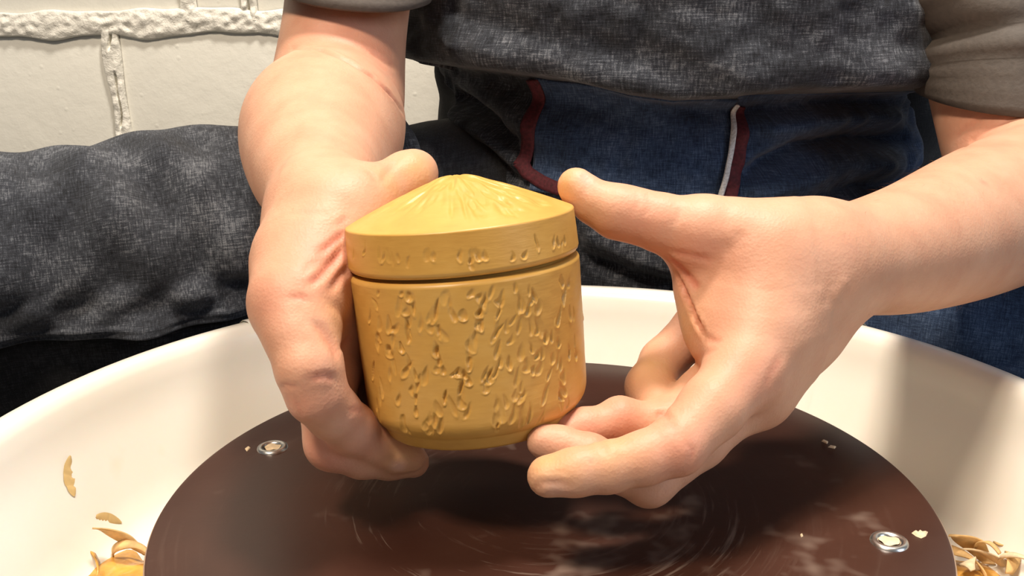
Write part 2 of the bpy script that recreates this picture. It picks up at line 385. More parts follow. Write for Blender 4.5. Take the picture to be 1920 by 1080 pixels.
# dry clay crumbs on the bat
def crumb(pts, h, name='clay_crumb', label='small pale dry clay flake lying on the brown bat', z=0.0, px=True, matl=None):
    P = np.array([on_z(*p, z) for p in pts]); c = P.mean(0); n = len(P)
    V = np.vstack([P + [0, 0, 0.0001], (P - c) * 0.7 + c + [0, 0, h]]); V[:, 2] += 0.0
    Q = [(i, (i + 1) % n, n + (i + 1) % n, n + i) for i in range(n)]
    me = bpy.data.meshes.new(name); me.from_pydata([tuple(v - c) for v in V], [], Q + [tuple(range(n, 2 * n)), tuple(range(n - 1, -1, -1))]); me.update()
    o = link(name, me, matl or CLAY_PALE, None, False); o.location = tuple(c); return o
G = 'clay flakes on the bat'
tag(crumb([(1540, 828), (1543, 825), (1553, 829), (1551, 833)], 0.0006), 'short pale clay flake beside another thin flake on the bat', 'clay flake', G)
tag(crumb([(1552, 839), (1556, 836), (1568, 838), (1565, 842)], 0.0006), 'thin longer pale clay flake beside a shorter flake on the bat', 'clay flake', G)
tag(crumb([(1709, 1000), (1714, 996), (1720, 1000), (1725, 995), (1731, 999), (1740, 998), (1736, 1006), (1727, 1010), (1717, 1006)], 0.0008), 'jagged ochre clay flake beside a steel-ringed pin hole', 'clay flake', G)
tag(crumb([(1500, 1003), (1504, 1001), (1506, 1006), (1502, 1008)], 0.0005), 'tiny pale clay speck on the open face of the bat', 'clay flake', G)
tag(crumb([(459, 842), (466, 837), (470, 840), (463, 847)], 0.0005), 'small white clay flake by the pin hole under the bent fingers', 'clay flake', G)

# clay trimmings in the pan
def slurry_patch(cx, cy, rx, ry, seed, label):
    n, k = 60, 14; V = [(0, 0, 0.0042)]
    for j in range(1, k + 1):
        for i in range(n):
            a = 2 * math.pi * i / n; q = j / k; e = 1 + 0.18 * math.sin(3 * a + seed) + 0.1 * math.sin(7 * a + 2 * seed)
            V.append((math.cos(a) * rx * q * e, math.sin(a) * ry * q * e, 0.0045 * (1 - q ** 3) + 0.0010 * math.sin(9 * q + 5 * a) * math.sin(3 * a + seed) * (1 - q)))
    me = bpy.data.meshes.new('clay_slurry')
    Fc = [(0, 1 + i, 1 + (i + 1) % n) for i in range(n)]
    for j in range(k - 1):
        for i in range(n): a = 1 + j * n + i; b_ = 1 + j * n + (i + 1) % n; Fc.append((a, a + n, b_ + n, b_))
    me.from_pydata(V, [], Fc); me.update(); o = link('clay_slurry', me, SLURRY); o.location = (cx, cy, PF - 0.0045); tag(o, label, 'clay slurry'); return o
def trimming(loc, rot, turns, rad, wid, seed, matl, label, group):
    n = 26; V = []
    for i in range(n):
        t = i / (n - 1); a = turns * 2 * math.pi * t; rr = rad * (0.6 + 0.6 * t)
        w = wid * (0.35 + 0.65 * math.sin(math.pi * min(1, max(0.05, t)))) * (1 + 0.15 * math.sin(9 * t + seed))
        p = np.array([rr * math.cos(a), 0.012 * (t - 0.5) * (1 + (seed % 3) * 0.4), rr * math.sin(a)])
        V += [p + [0, -w / 2, 0], p + [0, w / 2, 0.0004 * math.sin(7 * t + seed)]]
    V = np.array(V); R_ = np.array(Matrix.Rotation(rot[2], 3, 'Z') @ Matrix.Rotation(rot[0], 3, 'X')); V = V @ R_.T; V[:, 2] -= V[:, 2].min()
    me = mesh_np('clay_trimming', V, np.array([(2 * i, 2 * i + 1, 2 * i + 3, 2 * i + 2) for i in range(n - 1)]))
    o = link('clay_trimming', me, matl); o.location = loc
    sm_ = o.modifiers.new('thickness', 'SOLIDIFY'); sm_.thickness = 0.0008
    tag(o, label, 'clay trimming', group)
CL = on_z(190, 1068, PF); CR = on_z(1848, 1075, PF)
slurry_patch(CL[0] + 0.006, CL[1] - 0.010, 0.030, 0.036, 1.3, 'wet ochre clay slurry pooled below the ochre smears in the pan')
slurry_patch(CR[0] - 0.002, CR[1] - 0.018, 0.024, 0.034, 2.9, 'damp ochre clay slurry in the pan beyond the jagged clay flake')
GL, GR = 'trimmings in the wet slurry', 'trimmings on the dry side of the pan'
q = on_z(258, 1046, PF); trimming((q[0], q[1], PF - 0.001), (0.2, 0, 0.5), 0.55, 0.009, 0.006, 1, CLAY, 'arched ochre clay ribbon standing beside the bat in the wet slurry', GL)
q = on_z(225, 1066, PF); trimming((q[0], q[1], PF - 0.001), (0.1, 0, 1.8), 0.22, 0.016, 0.008, 2, CLAY, 'broad flat clay ribbon lying in the wet slurry', GL)
q = on_z(160, 1062, PF); trimming((q[0], q[1], PF - 0.001), (-0.2, 0, 0.4), 0.30, 0.009, 0.005, 5, SLURRY, 'short dark wet clay curl at the slurry edge below the smears', GL)
for k, (tx, ty, rz_, tn, rd, wd_, ml, lb) in enumerate([
        (1806, 1060, 0.3, 0.55, 0.006, 0.007, CLAY, 'rolled ochre clay curl touching the edge of the bat'),
        (1826, 1070, 1.1, 0.25, 0.016, 0.011, CLAY, 'broad ochre clay ribbon next to the rolled curl'),
        (1846, 1068, 2.2, 0.35, 0.012, 0.006, CLAY, 'arched narrow clay ribbon leaning on the broad ribbon'),
        (1862, 1078, 0.9, 0.25, 0.012, 0.007, CLAY_PALE, 'pale dry clay ribbon on the damp slurry'),
        (1890, 1072, 1.6, 0.45, 0.009, 0.008, CLAY, 'thick ochre clay curl against the pan wall'),
        (1906, 1064, 0.2, 0.30, 0.010, 0.010, CLAY, 'wide ochre clay scrap lying against the pan wall'),
        (1898, 1084, 2.7, 0.35, 0.010, 0.006, CLAY_PALE, 'pale twisted clay sliver below the thick ochre curl'),
        (1838, 1086, 1.9, 0.30, 0.012, 0.008, CLAY_PALE, 'pale clay ribbon in front of the broad ochre ribbon')]):
    q = on_z(tx, ty, PF); trimming((q[0], q[1], PF - 0.001), (0.25 * (-1) ** k, 0, rz_), tn, rd, wd_, k + 20, ml, lb, GR)

# ------------------------------------------------------------------ the lidded jar
el = math.radians(11.1); rl = math.radians(5.3)
up_c = np.array([-math.sin(rl) * math.cos(el), -math.cos(rl) * math.cos(el), -math.sin(el)])   # right, down, forward
JU = up_c @ AX; JU /= np.linalg.norm(JU)
JX = AX[0] - JU * (AX[0] @ JU); JX /= np.linalg.norm(JX); JY = np.cross(JU, JX)
JR = 0.0505 * S; HB = 0.0615; HL = 0.0169; HC = 0.0172
seam = W(870.5, 488, DJ)
JB = seam - JU * HB
jar = bpy.data.objects.new('lidded_jar', None); COL.objects.link(jar)
jm = Matrix.Identity(4)
for i in range(3): jm[i][0] = JX[i]; jm[i][1] = JY[i]; jm[i][2] = JU[i]; jm[i][3] = JB[i]
jar.matrix_world = jm
tag(jar, 'unglazed ochre clay jar with conical lid and carved dimples held in both hands', 'jar')
def jar_hit(px, py, r=JR):
    d = ray(px, py); o_ = CAM - JB
    L = lambda v: np.array([v @ JX, v @ JY, v @ JU]); d, o_ = L(d), L(o_)
    a = d[0] ** 2 + d[1] ** 2; b_ = 2 * (o_[0] * d[0] + o_[1] * d[1]); c = o_[0] ** 2 + o_[1] ** 2 - r * r; D = b_ * b_ - 4 * a * c
    if D < 0: return None
    t = (-b_ - math.sqrt(D)) / (2 * a); p = o_ + d * t; return math.atan2(p[1], p[0]), p[2]
STREAKS = '''130,470 120,520 135,590 130,640 170,600 185,640 165,690 185,735 170,770|220,470 245,490 205,520 230,540 260,520 240,580 235,630 215,680 238,730 235,760
285,590 320,600 350,610 365,630 330,560 345,540|375,480 390,510 405,560 335,680 350,710 345,740 365,760 410,775
470,480 500,490 520,510 500,550 490,590 485,640 465,660 460,700 465,735 450,780 460,800 435,850 430,880 400,890|545,460 575,500 575,540 600,600 615,650 570,690 580,730 565,760 540,780 520,820 535,800
680,470 700,490 715,530 680,540 690,500 720,600 710,610 690,680 645,600|800,440 810,490 825,450 790,560 765,640 745,640 790,660 730,700 720,740 760,770 800,740 830,690 810,780 770,720 850,660 845,560
130,850 120,890 140,830 200,860 265,780 300,780 275,810 250,830 265,860 265,910|215,965 225,985 300,960 315,940 345,900 320,970 355,960 375,860
640,790 655,820 635,840 600,880 580,910 565,940 570,975|660,930 690,910 685,940 730,940 805,860 810,830 830,880 805,850 100,560 110,760 440,560 630,460 650,520 560,630 700,760 745,850'''
LIDCH = '80,325 40,330 135,340 150,350 165,345 180,355 200,350 240,365 310,345 330,345 430,345 470,350 490,340 500,350 520,345 470,375 620,350 665,340 710,300 770,290 785,295 800,300 810,290'
def chips_from(txt, dz=0.0):
    out = []
    for tok in txt.replace('|', ' ').split():
        x, y = map(float, tok.split(',')); h = jar_hit(640 + x / 1.929, 300 + y / 1.929)
        if h: out.append((h[0], h[1] - dz))
    return out
def carve(TH, Z, chips, lmin, lmax, wmin, wmax, depth, tilt0, seed):
    """radial height (m) of gouged marks on a (theta, z) grid"""
    g = np.random.default_rng(seed); Hh = np.zeros_like(TH); th = TH[:, 0]; z = Z[0]
    for (t0, z0) in chips:
        l = g.uniform(lmin, lmax) / 2; w = g.uniform(wmin, wmax) / 2; tl = tilt0 + g.normal(0, 0.22); D = depth * g.uniform(0.6, 1.25)
        dt = (th - t0 + np.pi) % (2 * np.pi) - np.pi; i = np.where(np.abs(dt) * JR < l * 1.5)[0]; j = np.where(np.abs(z - z0) < l * 1.5)[0]
        if not len(i) or not len(j): continue
        U, Vv = np.meshgrid(dt[i] * JR, z[j] - z0, indexing='ij')
        a = (U * math.cos(tl) + Vv * math.sin(tl)); v = -(Vv * math.cos(tl) - U * math.sin(tl)) / l      # v grows downwards
        wa = 0.22 * wobble(U / l * 0.25, Vv / l * 0.25, int(g.integers(1e6)), 5, 0.8, 2.4)
        a = a + wa * w; v = v + 0.6 * wa
        ww = w * (0.45 + 0.55 * np.clip((v + 1.1) / 1.6, 0, 1)); e = (a / ww) ** 2 + v ** 2
        dent = -D * np.clip(1 - e, 0, 1) ** g.uniform(0.6, 1.3) * (0.35 + 0.65 * np.clip((v + 1) / 1.5, 0, 1)) * (1 + 0.5 * wa)
        lip = g.uniform(0.0, 0.45) * D * np.exp(-((np.sqrt(e) - 1.10) / 0.15) ** 2) * np.clip(v + 0.1, 0, 1)
        Hh[np.ix_(i, j)] += dent + lip
    return np.clip(Hh, -depth * 1.8, depth * 0.8)
NT = 760
TH1 = np.linspace(0, 2 * np.pi, NT, endpoint=False)
chips = chips_from(STREAKS)
chips += [(t + rng.normal(0, 0.045), zz + rng.normal(0, 0.0022)) for t, zz in chips if rng.random() < 0.4 and zz < 0.052]
front = math.atan2(np.dot(CAM - seam, JY), np.dot(CAM - seam, JX))
for k in range(26):                                        # the marks go on round the unseen back
    t0 = front + rng.uniform(1.45, 2 * np.pi - 1.45); z0 = rng.uniform(0.010, 0.050)
    for q in range(rng.integers(3, 8)): chips.append((t0 + rng.normal(0, 0.05) + 0.02 * q, z0 + 0.004 * q if z0 + 0.004 * q < 0.053 else z0))
zl = np.linspace(0.0056, HB - 0.0018, 200)
TH, Z = np.meshgrid(TH1, zl, indexing='ij')
hh = carve(TH, Z, chips, 0.0042, 0.0090, 0.0015, 0.0036, 0.00085, -0.20, 3)
hh += 0.00003 * wobble(TH * JR, Z, 5, 12, 30, 160)
fade = sstep((Z - zl[0]) / 0.003) * sstep((zl[-1] - Z) / 0.002); hh *= fade
rw = np.interp(Z, [0, 0.016 * S, HB], [0.0484 * S, 0.0493 * S, JR])
rnd = 0.0026 * np.clip(1 - (Z - zl[0]) / 0.0065, 0, 1) ** 2.2
Rw = rw - rnd + hh
low = [(0.0005, 0.0), (0.034, 0.0), (0.0355, 0.0003), (0.0361, 0.0011), (0.0378, 0.0046), (0.0380, 0.0051)]
top = [(JR - 0.0004, HB - 0.0010), (JR - 0.0014, HB - 0.0003), (JR - 0.0030, HB - 0.0002), (JR - 0.0042, HB - 0.0002), (JR - 0.0042, HB + 0.002)]
prof_r = np.concatenate([np.tile([p[0] for p in low], (NT, 1)), Rw, np.tile([p[0] for p in top], (NT, 1))], 1)
prof_z = np.concatenate([np.tile([p[1] for p in low], (NT, 1)), Z, np.tile([p[1] for p in top], (NT, 1))], 1)
ct, st = np.cos(TH1)[:, None], np.sin(TH1)[:, None]
V = np.stack([prof_r * ct, prof_r * st, prof_z], -1).reshape(-1, 3)
link('jar_body', mesh_np('jar_body', V, grid_quads(NT, prof_r.shape[1], True)), JARM, jar)
# lid: carved band and a shallow cone with radial strokes
zb = np.linspace(HB + 0.0020, HB + HL - 0.0006, 56)
TH, Z = np.meshgrid(TH1, zb, indexing='ij')
lch = chips_from(LIDCH)
for k in range(40): lch.append((front + rng.uniform(1.5, 2 * np.pi - 1.5), HB + rng.uniform(0.005, 0.011)))
hb = carve(TH, Z, lch, 0.0034, 0.0062, 0.0014, 0.0026, 0.00060, -0.1, 9) * sstep((Z - zb[0]) / 0.002) * sstep((zb[-1] - Z) / 0.0015)
Rb = JR + 0.0001 - 0.0009 * (Z - zb[0]) / HL + hb - 0.0004 * np.clip(1 - (Z - zb[0]) / 0.001, 0, 1)
rc = np.linspace(1.0, 0.012, 110)
TH2, RC = np.meshgrid(TH1, rc, indexing='ij')
zc = HC * ((1 - RC) * 0.90 + 0.10 * (1 - RC ** 2))
zc = zc - HC * 0.055 * np.exp(-(RC / 0.10) ** 2)
strokes = np.zeros_like(zc); g = np.random.default_rng(4)
for k in range(260):
    t0 = g.uniform(0, 2 * np.pi); r0 = abs(g.normal(0.30, 0.22)) + 0.06
    if r0 > 0.92: continue
    dt = (TH2 - t0 + np.pi) % (2 * np.pi) - np.pi; dr = (RC - r0) / g.uniform(0.05, 0.13); da = dt * RC * JR / g.uniform(0.0007, 0.0014)
    strokes -= 0.00042 * g.uniform(0.5, 1.2) * np.exp(-dr ** 2 - da ** 2)
for k in range(70):
    t0 = front + g.uniform(0.15, 1.15) ; r0 = g.uniform(0.35, 0.85); dt = (TH2 - t0 + np.pi) % (2 * np.pi) - np.pi
    dr = (RC - r0) / g.uniform(0.03, 0.08); da = dt * RC * JR / g.uniform(0.0009, 0.0018); strokes -= 0.0005 * g.uniform(0.5, 1.2) * np.exp(-dr ** 2 - da ** 2)
strokes = np.clip(strokes, -0.0011, 0)
zc = HB + HL + zc + strokes
e0 = [(JR - 0.0042, HB + 0.0021), (JR - 0.0030, HB + 0.0010), (JR - 0.0010, HB + 0.0012)]
e1 = [(JR - 0.0009, HB + HL - 0.0002)]
pr = np.concatenate([np.tile([p[0] for p in e0], (NT, 1)), Rb, np.tile([p[0] for p in e1], (NT, 1)), RC * (JR - 0.0013)], 1)
pz = np.concatenate([np.tile([p[1] for p in e0], (NT, 1)), Z, np.tile([p[1] for p in e1], (NT, 1)), zc], 1)
V = np.stack([pr * ct, pr * st, pz], -1).reshape(-1, 3); nv = pr.shape[1]
lid = link('jar_lid', mesh_np('jar_lid', V, grid_quads(NT, nv, True)), JARM, jar)
lid['label'] = 'shallow conical lid with carved radial strokes'

# ------------------------------------------------------------------ the person: implicit-surface body
def smin(a, b, k):
    h = np.clip(k - np.abs(a - b), 0, None) / k
    return np.minimum(a, b) - h * h * k * 0.25
class Field:
    def __init__(s, lo, hi, vox):
        s.lo = np.array(lo, float); s.vox = vox; s.n = np.ceil((np.array(hi) - s.lo) / vox).astype(int) + 1
        s.f = np.full(s.n, 0.05, np.float32)
    def box(s, a, b):
        i0 = np.clip(np.floor((a - s.lo) / s.vox).astype(int), 0, s.n); i1 = np.clip(np.ceil((b - s.lo) / s.vox).astype(int) + 1, 0, s.n)
        return tuple(slice(x, y) for x, y in zip(i0, i1))
    def coords(s, sl):
        return [(s.lo[k] + s.vox * np.arange(sl[k].start, sl[k].stop)).astype(np.float32) for k in range(3)]
def cone_d(co, a, b, ra, rb, flat=None):
    X, Y, Z_ = co[0][:, None, None], co[1][None, :, None], co[2][None, None, :]
    ab = (b - a); L2 = float(ab @ ab) + 1e-12
    qx, qy, qz = X - np.float32(a[0]), Y - np.float32(a[1]), Z_ - np.float32(a[2])
    t = np.clip((qx * np.float32(ab[0]) + qy * np.float32(ab[1]) + qz * np.float32(ab[2])) / np.float32(L2), 0, 1)
    dx, dy, dz = qx - t * np.float32(ab[0]), qy - t * np.float32(ab[1]), qz - t * np.float32(ab[2])
    d2 = dx * dx + dy * dy + dz * dz
    if flat is not None:
        n, s_ = flat; c = dx * np.float32(n[0]) + dy * np.float32(n[1]) + dz * np.float32(n[2]); d2 = d2 + (1 / (s_ * s_) - 1) * c * c
    return np.sqrt(d2) - (ra + t * (rb - ra))
def spline(ch, n=16):
    P = np.array([np.r_[c[0], c[1]] for c in ch]); E = np.vstack([2 * P[0] - P[1], P, 2 * P[-1] - P[-2]]); out = []
    for i in range(1, len(E) - 2):
        for t in np.linspace(0, 1, n, endpoint=False):
            a, b, c, d = E[i - 1:i + 3]; out.append(0.5 * (2 * b + (c - a) * t + (2 * a - 5 * b + 4 * c - d) * t * t + (3 * b - a - 3 * c + d) * t ** 3))
    out.append(P[-1]); return [(o[:3], o[3]) for o in out]
def chain_box(ch, m):
    P = np.array([c[0] for c in ch]); R_ = np.array([c[1] for c in ch])[:, None]
    return (P - R_).min(0) - m, (P + R_).max(0) + m
def chain_d(F_, sl, ch, kj, flat=None):
    co = F_.coords(sl); d = None
    if kj < 1e-4 and flat is None:
        d = np.full(tuple(x.stop - x.start for x in sl), 0.05, np.float32)
        for (a, ra), (b, rb) in zip(ch[:-1], ch[1:]):
            s2 = F_.box(*chain_box([(a, ra), (b, rb)], 0.028)); q = tuple(slice(max(x.start, y.start) - y.start, max(0, min(x.stop, y.stop) - y.start)) for x, y in zip(s2, sl))
            if min(x.stop - x.start for x in q) <= 0: continue
            d[q] = np.minimum(d[q], cone_d([c[x] for c, x in zip(co, q)], a, b, ra, rb))
        return d
    for (a, ra), (b, rb) in zip(ch[:-1], ch[1:]):
        e = cone_d(co, a, b, ra, rb, flat); d = e if d is None else smin(d, e, kj)
    return d
def add(F_, ch, k=0.010, kj=0.004, flat=None):
    sl = F_.box(*chain_box(ch, k + 0.006)); F_.f[sl] = smin(F_.f[sl], chain_d(F_, sl, ch, kj, flat), k)
def add_fingers(F_, fingers, k=0.007, kf=0.0012, kj=0.003):
    base = F_.f.copy()
    for ch in fingers:
        sl = F_.box(*chain_box(ch, k + 0.006)); d = smin(base[sl], chain_d(F_, sl, ch, kj), k); F_.f[sl] = smin(F_.f[sl], d, kf)
def surface(F_):
    f = F_.f; n = f.shape; ins = f < 0
    c = np.zeros(tuple(x - 1 for x in n), np.int8)
    for dx in (0, 1):
        for dy in (0, 1):
            for dz in (0, 1): c += ins[dx:n[0] - 1 + dx, dy:n[1] - 1 + dy, dz:n[2] - 1 + dz]
    I = np.argwhere((c > 0) & (c < 8)); idx = np.full(c.shape, -1, np.int32); idx[tuple(I.T)] = np.arange(len(I))
    acc = np.zeros((len(I), 3)); cnt = np.zeros(len(I))
    for ax in range(3):
        o1, o2 = [k for k in range(3) if k != ax]
        for a in (0, 1):
            for b_ in (0, 1):
                s0 = I.copy(); s0[:, o1] += a; s0[:, o2] += b_; s1 = s0.copy(); s1[:, ax] += 1
                f0 = f[tuple(s0.T)].astype(float); f1 = f[tuple(s1.T)].astype(float); k = (f0 < 0) != (f1 < 0)
                t = np.where(k, f0 / np.where(k, f0 - f1, 1), 0); p = (s0 - I).astype(float); p[:, ax] += t
                acc += np.where(k[:, None], p, 0); cnt += k
    V = F_.lo + F_.vox * (I + acc / cnt[:, None])
    Q = []
    for ax in range(3):
        o1, o2 = (ax + 1) % 3, (ax + 2) % 3
        sl0 = [slice(1, n[k] - 1) for k in range(3)]; sl1 = list(sl0); sl0[ax] = slice(0, n[ax] - 1); sl1[ax] = slice(1, n[ax])
        a, b_ = ins[tuple(sl0)], ins[tuple(sl1)]
        for flip in (False, True):
            E = np.argwhere(a & ~b_ if not flip else ~a & b_); off = np.array([1, 1, 1]); off[ax] = 0; E = E + off
            e1 = np.zeros(3, int); e1[o1] = 1; e2 = np.zeros(3, int); e2[o2] = 1
            q = [idx[tuple((E - e1 - e2).T)], idx[tuple((E - e2).T)], idx[tuple(E.T)], idx[tuple((E - e1).T)]]
            Q.append(np.stack(q if not flip else q[::-1], 1))
    Q = np.concatenate(Q); Q = Q[(Q >= 0).all(1)]
    return V, Q
def smooth_mesh(V, Q, it=2):
    E = np.concatenate([Q[:, [0, 1]], Q[:, [1, 2]], Q[:, [2, 3]], Q[:, [3, 0]]]); n = len(V)
    for k in range(it):
        for w in (0.5, -0.52):
            s_ = np.zeros_like(V); c = np.zeros(n)
            for a in range(3): s_[:, a] = np.bincount(E[:, 0], V[E[:, 1], a], n) + np.bincount(E[:, 1], V[E[:, 0], a], n)
            c = np.bincount(E[:, 0], minlength=n) + np.bincount(E[:, 1], minlength=n); V = V + w * (s_ / np.maximum(c, 1)[:, None] - V)
    return V
def normals(V, Q):
    fn = np.cross(V[Q[:, 2]] - V[Q[:, 0]], V[Q[:, 3]] - V[Q[:, 1]]); N = np.zeros_like(V)
    for k in range(4):
        for a in range(3): N[:, a] += np.bincount(Q[:, k], fn[:, a], len(V))
    return N / (np.linalg.norm(N, axis=1)[:, None] + 1e-12)
def dist3(V, pts):
    best = np.full(len(V), 1e9); par = np.zeros(len(V)); n = max(1, len(pts) - 1)
    lo = np.min(pts, 0) - 0.02; hi = np.max(pts, 0) + 0.02; k = np.where(((V > lo) & (V < hi)).all(1))[0]
    P = V[k]; bb = np.full(len(k), 1e9); pp = np.zeros(len(k))
    if len(pts) == 1: pts = [pts[0], pts[0] + 1e-6]
    for i in range(len(pts) - 1):
        a, b_ = pts[i], pts[i + 1]; ab = b_ - a; t = np.clip(((P - a) @ ab) / (ab @ ab + 1e-15), 0, 1); d = np.linalg.norm(P - a - t[:, None] * ab, axis=1)
        m_ = d < bb; bb[m_] = d[m_]; pp[m_] = (i + t[m_]) / n
    best[k] = bb; par[k] = pp; return best, par
def sculpt(V, Q, creases, tints):
    """creases: (pixel polyline, sigma mm, depth mm, redness) pressed into the surface where it is seen; tints: (pixel, radius mm, channel, amount)"""
    bvh = BVHTree.FromPolygons([tuple(v) for v in V], [tuple(q) for q in Q]); N = normals(V, Q); T = np.zeros((len(V), 3))
    def cast(p):
        d = ray(*p); h = bvh.ray_cast(Vector(CAM), Vector(d / np.linalg.norm(d))); return None if h[0] is None else np.array(h[0])
    for pts, sg, dp, red in creases:
        P = []
        for (ax, ay), (bx, by) in zip(pts[:-1], pts[1:]):
            for t in np.linspace(0, 1, 5)[:-1]: P.append(cast((ax + (bx - ax) * t, ay + (by - ay) * t)))
        P.append(cast(pts[-1])); P = [p for p in P if p is not None]
        if len(P) < 2: continue
        d, par = dist3(V, P); s_ = sg / 1000; k = d < 4 * s_
        tap = np.clip(np.minimum(par, 1 - par) * 5, 0, 1) if True else 1
        g_ = np.exp(-(d[k] / s_) ** 2) * (0.25 + 0.75 * tap[k]); V[k] -= N[k] * (dp / 1000 * g_)[:, None]
        if dp > 0:
            r_ = np.exp(-((d[k] - 2.0 * s_) / s_) ** 2) * tap[k]; V[k] += N[k] * (0.22 * dp / 1000 * r_)[:, None]
        T[k, 0] = np.maximum(T[k, 0], red * np.exp(-(d[k] / (1.6 * s_)) ** 2) * tap[k])
    for p, rad, ch, am in tints:
        q = cast(p)
        if q is None: continue
        d = np.linalg.norm(V - q, axis=1); T[:, ch] = np.maximum(T[:, ch], am * np.exp(-(d / (rad / 1000)) ** 2))
    return V, T
VOX = 0.0014
# --- arm and hand on the image's right (the person's left)
def arm_right():
    fore = [H(1525, 496, 18, 100), H(1600, 486, 30, 106), H(1715, 462, 70, 124), H(1845, 412, 130, 140), H(1955, 362, 190, 138)]
    uparm = [H(1928, 330, 212, 136), H(1886, 140, 240, 138), H(1850, -120, 280, 150)]
    P = np.vstack([chain_box(c, 0.02) for c in (fore, uparm)] + [[W(960, 400, 0.34), W(960, 1010, 0.30), W(1300, 1010, 0.40)]])
    F_ = Field(P.min(0), P.max(0), VOX)
    add(F_, spline(uparm), 0.02, 1e-5); add(F_, spline(fore), 0.008, 1e-5)
    # palm: carpus, metacarpals, thumb base and the web
    for ch in ([H(1525, 496, 18, 100), H(1470, 560, 10, 92), H(1400, 690, -14, 66)],
               [H(1530, 505, 24, 95), H(1478, 610, 18, 88), H(1408, 735, 2, 58)],
               [H(1530, 505, 30, 88), H(1470, 610, 30, 78), H(1392, 700, 20, 54)],
               [H(1525, 500, 36, 80), H(1455, 570, 42, 70), H(1380, 625, 40, 48)],
               [H(1510, 485, 12, 92), H(1430, 474, 8, 88), H(1330, 438, 6, 66)],
               [H(1440, 500, 6, 84), H(1425, 600, -4, 80)],
               [H(1400, 520, 10, 60), H(1365, 600, 4, 50)],
               [H(1330, 500, 12, 34), H(1350, 590, 8, 38), H(1370, 640, 0, 46)],
               [H(1290, 480, 14, 20), H(1306, 540, 14, 18), H(1335, 615, 8, 24)],
               [H(1455, 640, 10, 60), H(1425, 730, 2, 50)]):
        add(F_, ch, 0.014, 0.008)
    fingers = [
        [H(1360, 447, 6, 70), H(1300, 436, 6, 64), H(1240, 418, 6, 54), H(1190, 404, 7, 50), H(1155, 396, 8, 50), H(1114, 379, 9, 40), H(1084, 354, 10, 34), H(1078, 347, 10, 31)],       # thumb
        [H(1400, 690, -14, 68), H(1335, 765, -27, 61), H(1268, 836, -36, 55), H(1205, 860, -39, 49), H(1140, 876, -41, 47), H(1080, 885, -42, 44), H(1028, 893, -42, 40)],   # index
        [H(1405, 735, 2, 58), H(1310, 825, -12, 52), H(1216, 900, -20, 49), H(1160, 880, -22, 42), H(1105, 853, -22, 39), H(1050, 836, -20, 36), H(1020, 828, -20, 33)],   # middle
        [H(1392, 700, 20, 54), H(1320, 742, 10, 52), H(1255, 792, 1, 46), H(1205, 795, -1, 39), H(1163, 788, -2, 43), H(1120, 800, -5, 34), H(1094, 803, -6, 37), H(1064, 808, -8, 32)],  # ring
        [H(1380, 620, 40, 48), H(1310, 612, 40, 45), H(1243, 678, 36, 42), H(1220, 726, 22, 46), H(1236, 764, 10, 44)]]       # little
    add_fingers(F_, fingers)
    V, Q = surface(F_); V = smooth_mesh(V, Q, 2)
    creases = [([(1193, 358), (1200, 378), (1190, 400)], 1.0, 0.35, 0.25), ([(1212, 360), (1218, 390), (1208, 408)], 1.0, 0.3, 0.2), ([(1278, 388), (1272, 410), (1262, 425)], 1.2, 0.35, 0.15),
        ([(1244, 476), (1275, 500), (1300, 530), (1312, 542)], 1.4, 0.9, 0.8), ([(1268, 510), (1285, 550), (1303, 595), (1322, 632)], 1.0, 2.0, 0.8), ([(1250, 470), (1300, 480), (1345, 490)], 1.3, 0.5, 0.5),
        ([(1350, 480), (1380, 455), (1395, 430)], 3.0, 0.6, 0.0), ([(1322, 632), (1340, 640), (1355, 638)], 1.2, 0.5, 0.4),
        ([(1238, 790), (1262, 800), (1280, 830)], 1.6, 0.45, 0.3), ([(1290, 832), (1300, 845), (1292, 868)], 1.1, 0.45, 0.55), ([(1228, 782), (1245, 776), (1262, 790)], 1.2, 0.7, 0.4),
        ([(1126, 826), (1135, 842), (1138, 858)], 1.1, 0.5, 0.3), ([(1105, 860), (1110, 866)], 0.7, 0.4, 0.6), ([(1000, 920), (1012, 906), (1045, 905), (1078, 912)], 0.9, 0.6, 0.3),
        ([(1090, 326), (1103, 340), (1106, 355)], 0.9, 0.5, 0.2), ([(1560, 565), (1575, 540), (1590, 520)], 2.5, -0.6, 0.0), ([(1432, 735), (1445, 700), (1470, 660)], 1.6, 0.35, 0.4),
        ([(1352, 650), (1320, 665), (1290, 690)], 1.4, 0.3, 0.2), ([(1785, 262), (1810, 240), (1840, 224)], 1.8, 0.9, 0.35), ([(1800, 282), (1850, 245), (1915, 215)], 2.0, 0.8, 0.3)]
    tints = [((1285, 850), 11, 0, 0.40), ((1430, 720), 14, 0, 0.25), ((1160, 770), 9, 0, 0.35), ((1095, 790), 9, 0, 0.35), ((1215, 400), 13, 0, 0.25), ((1300, 470), 12, 0, 0.3), ((1030, 870), 9, 1, 0.55), ((1062, 335), 8, 1, 0.5), ((1100, 400), 9, 1, 0.25),
        ((1225, 690), 12, 1, 0.45), ((1280, 620), 12, 1, 0.45), ((1150, 835), 9, 1, 0.3), ((1040, 918), 5, 2, 0.6), ((1098, 332), 4, 2, 0.7), ((1350, 600), 14, 0, 0.15), ((1845, 342), 2.5, 0, 0.5), ((1820, 250), 22, 0, 0.25)]
    return sculpt(V, Q, creases, tints) + (Q,)
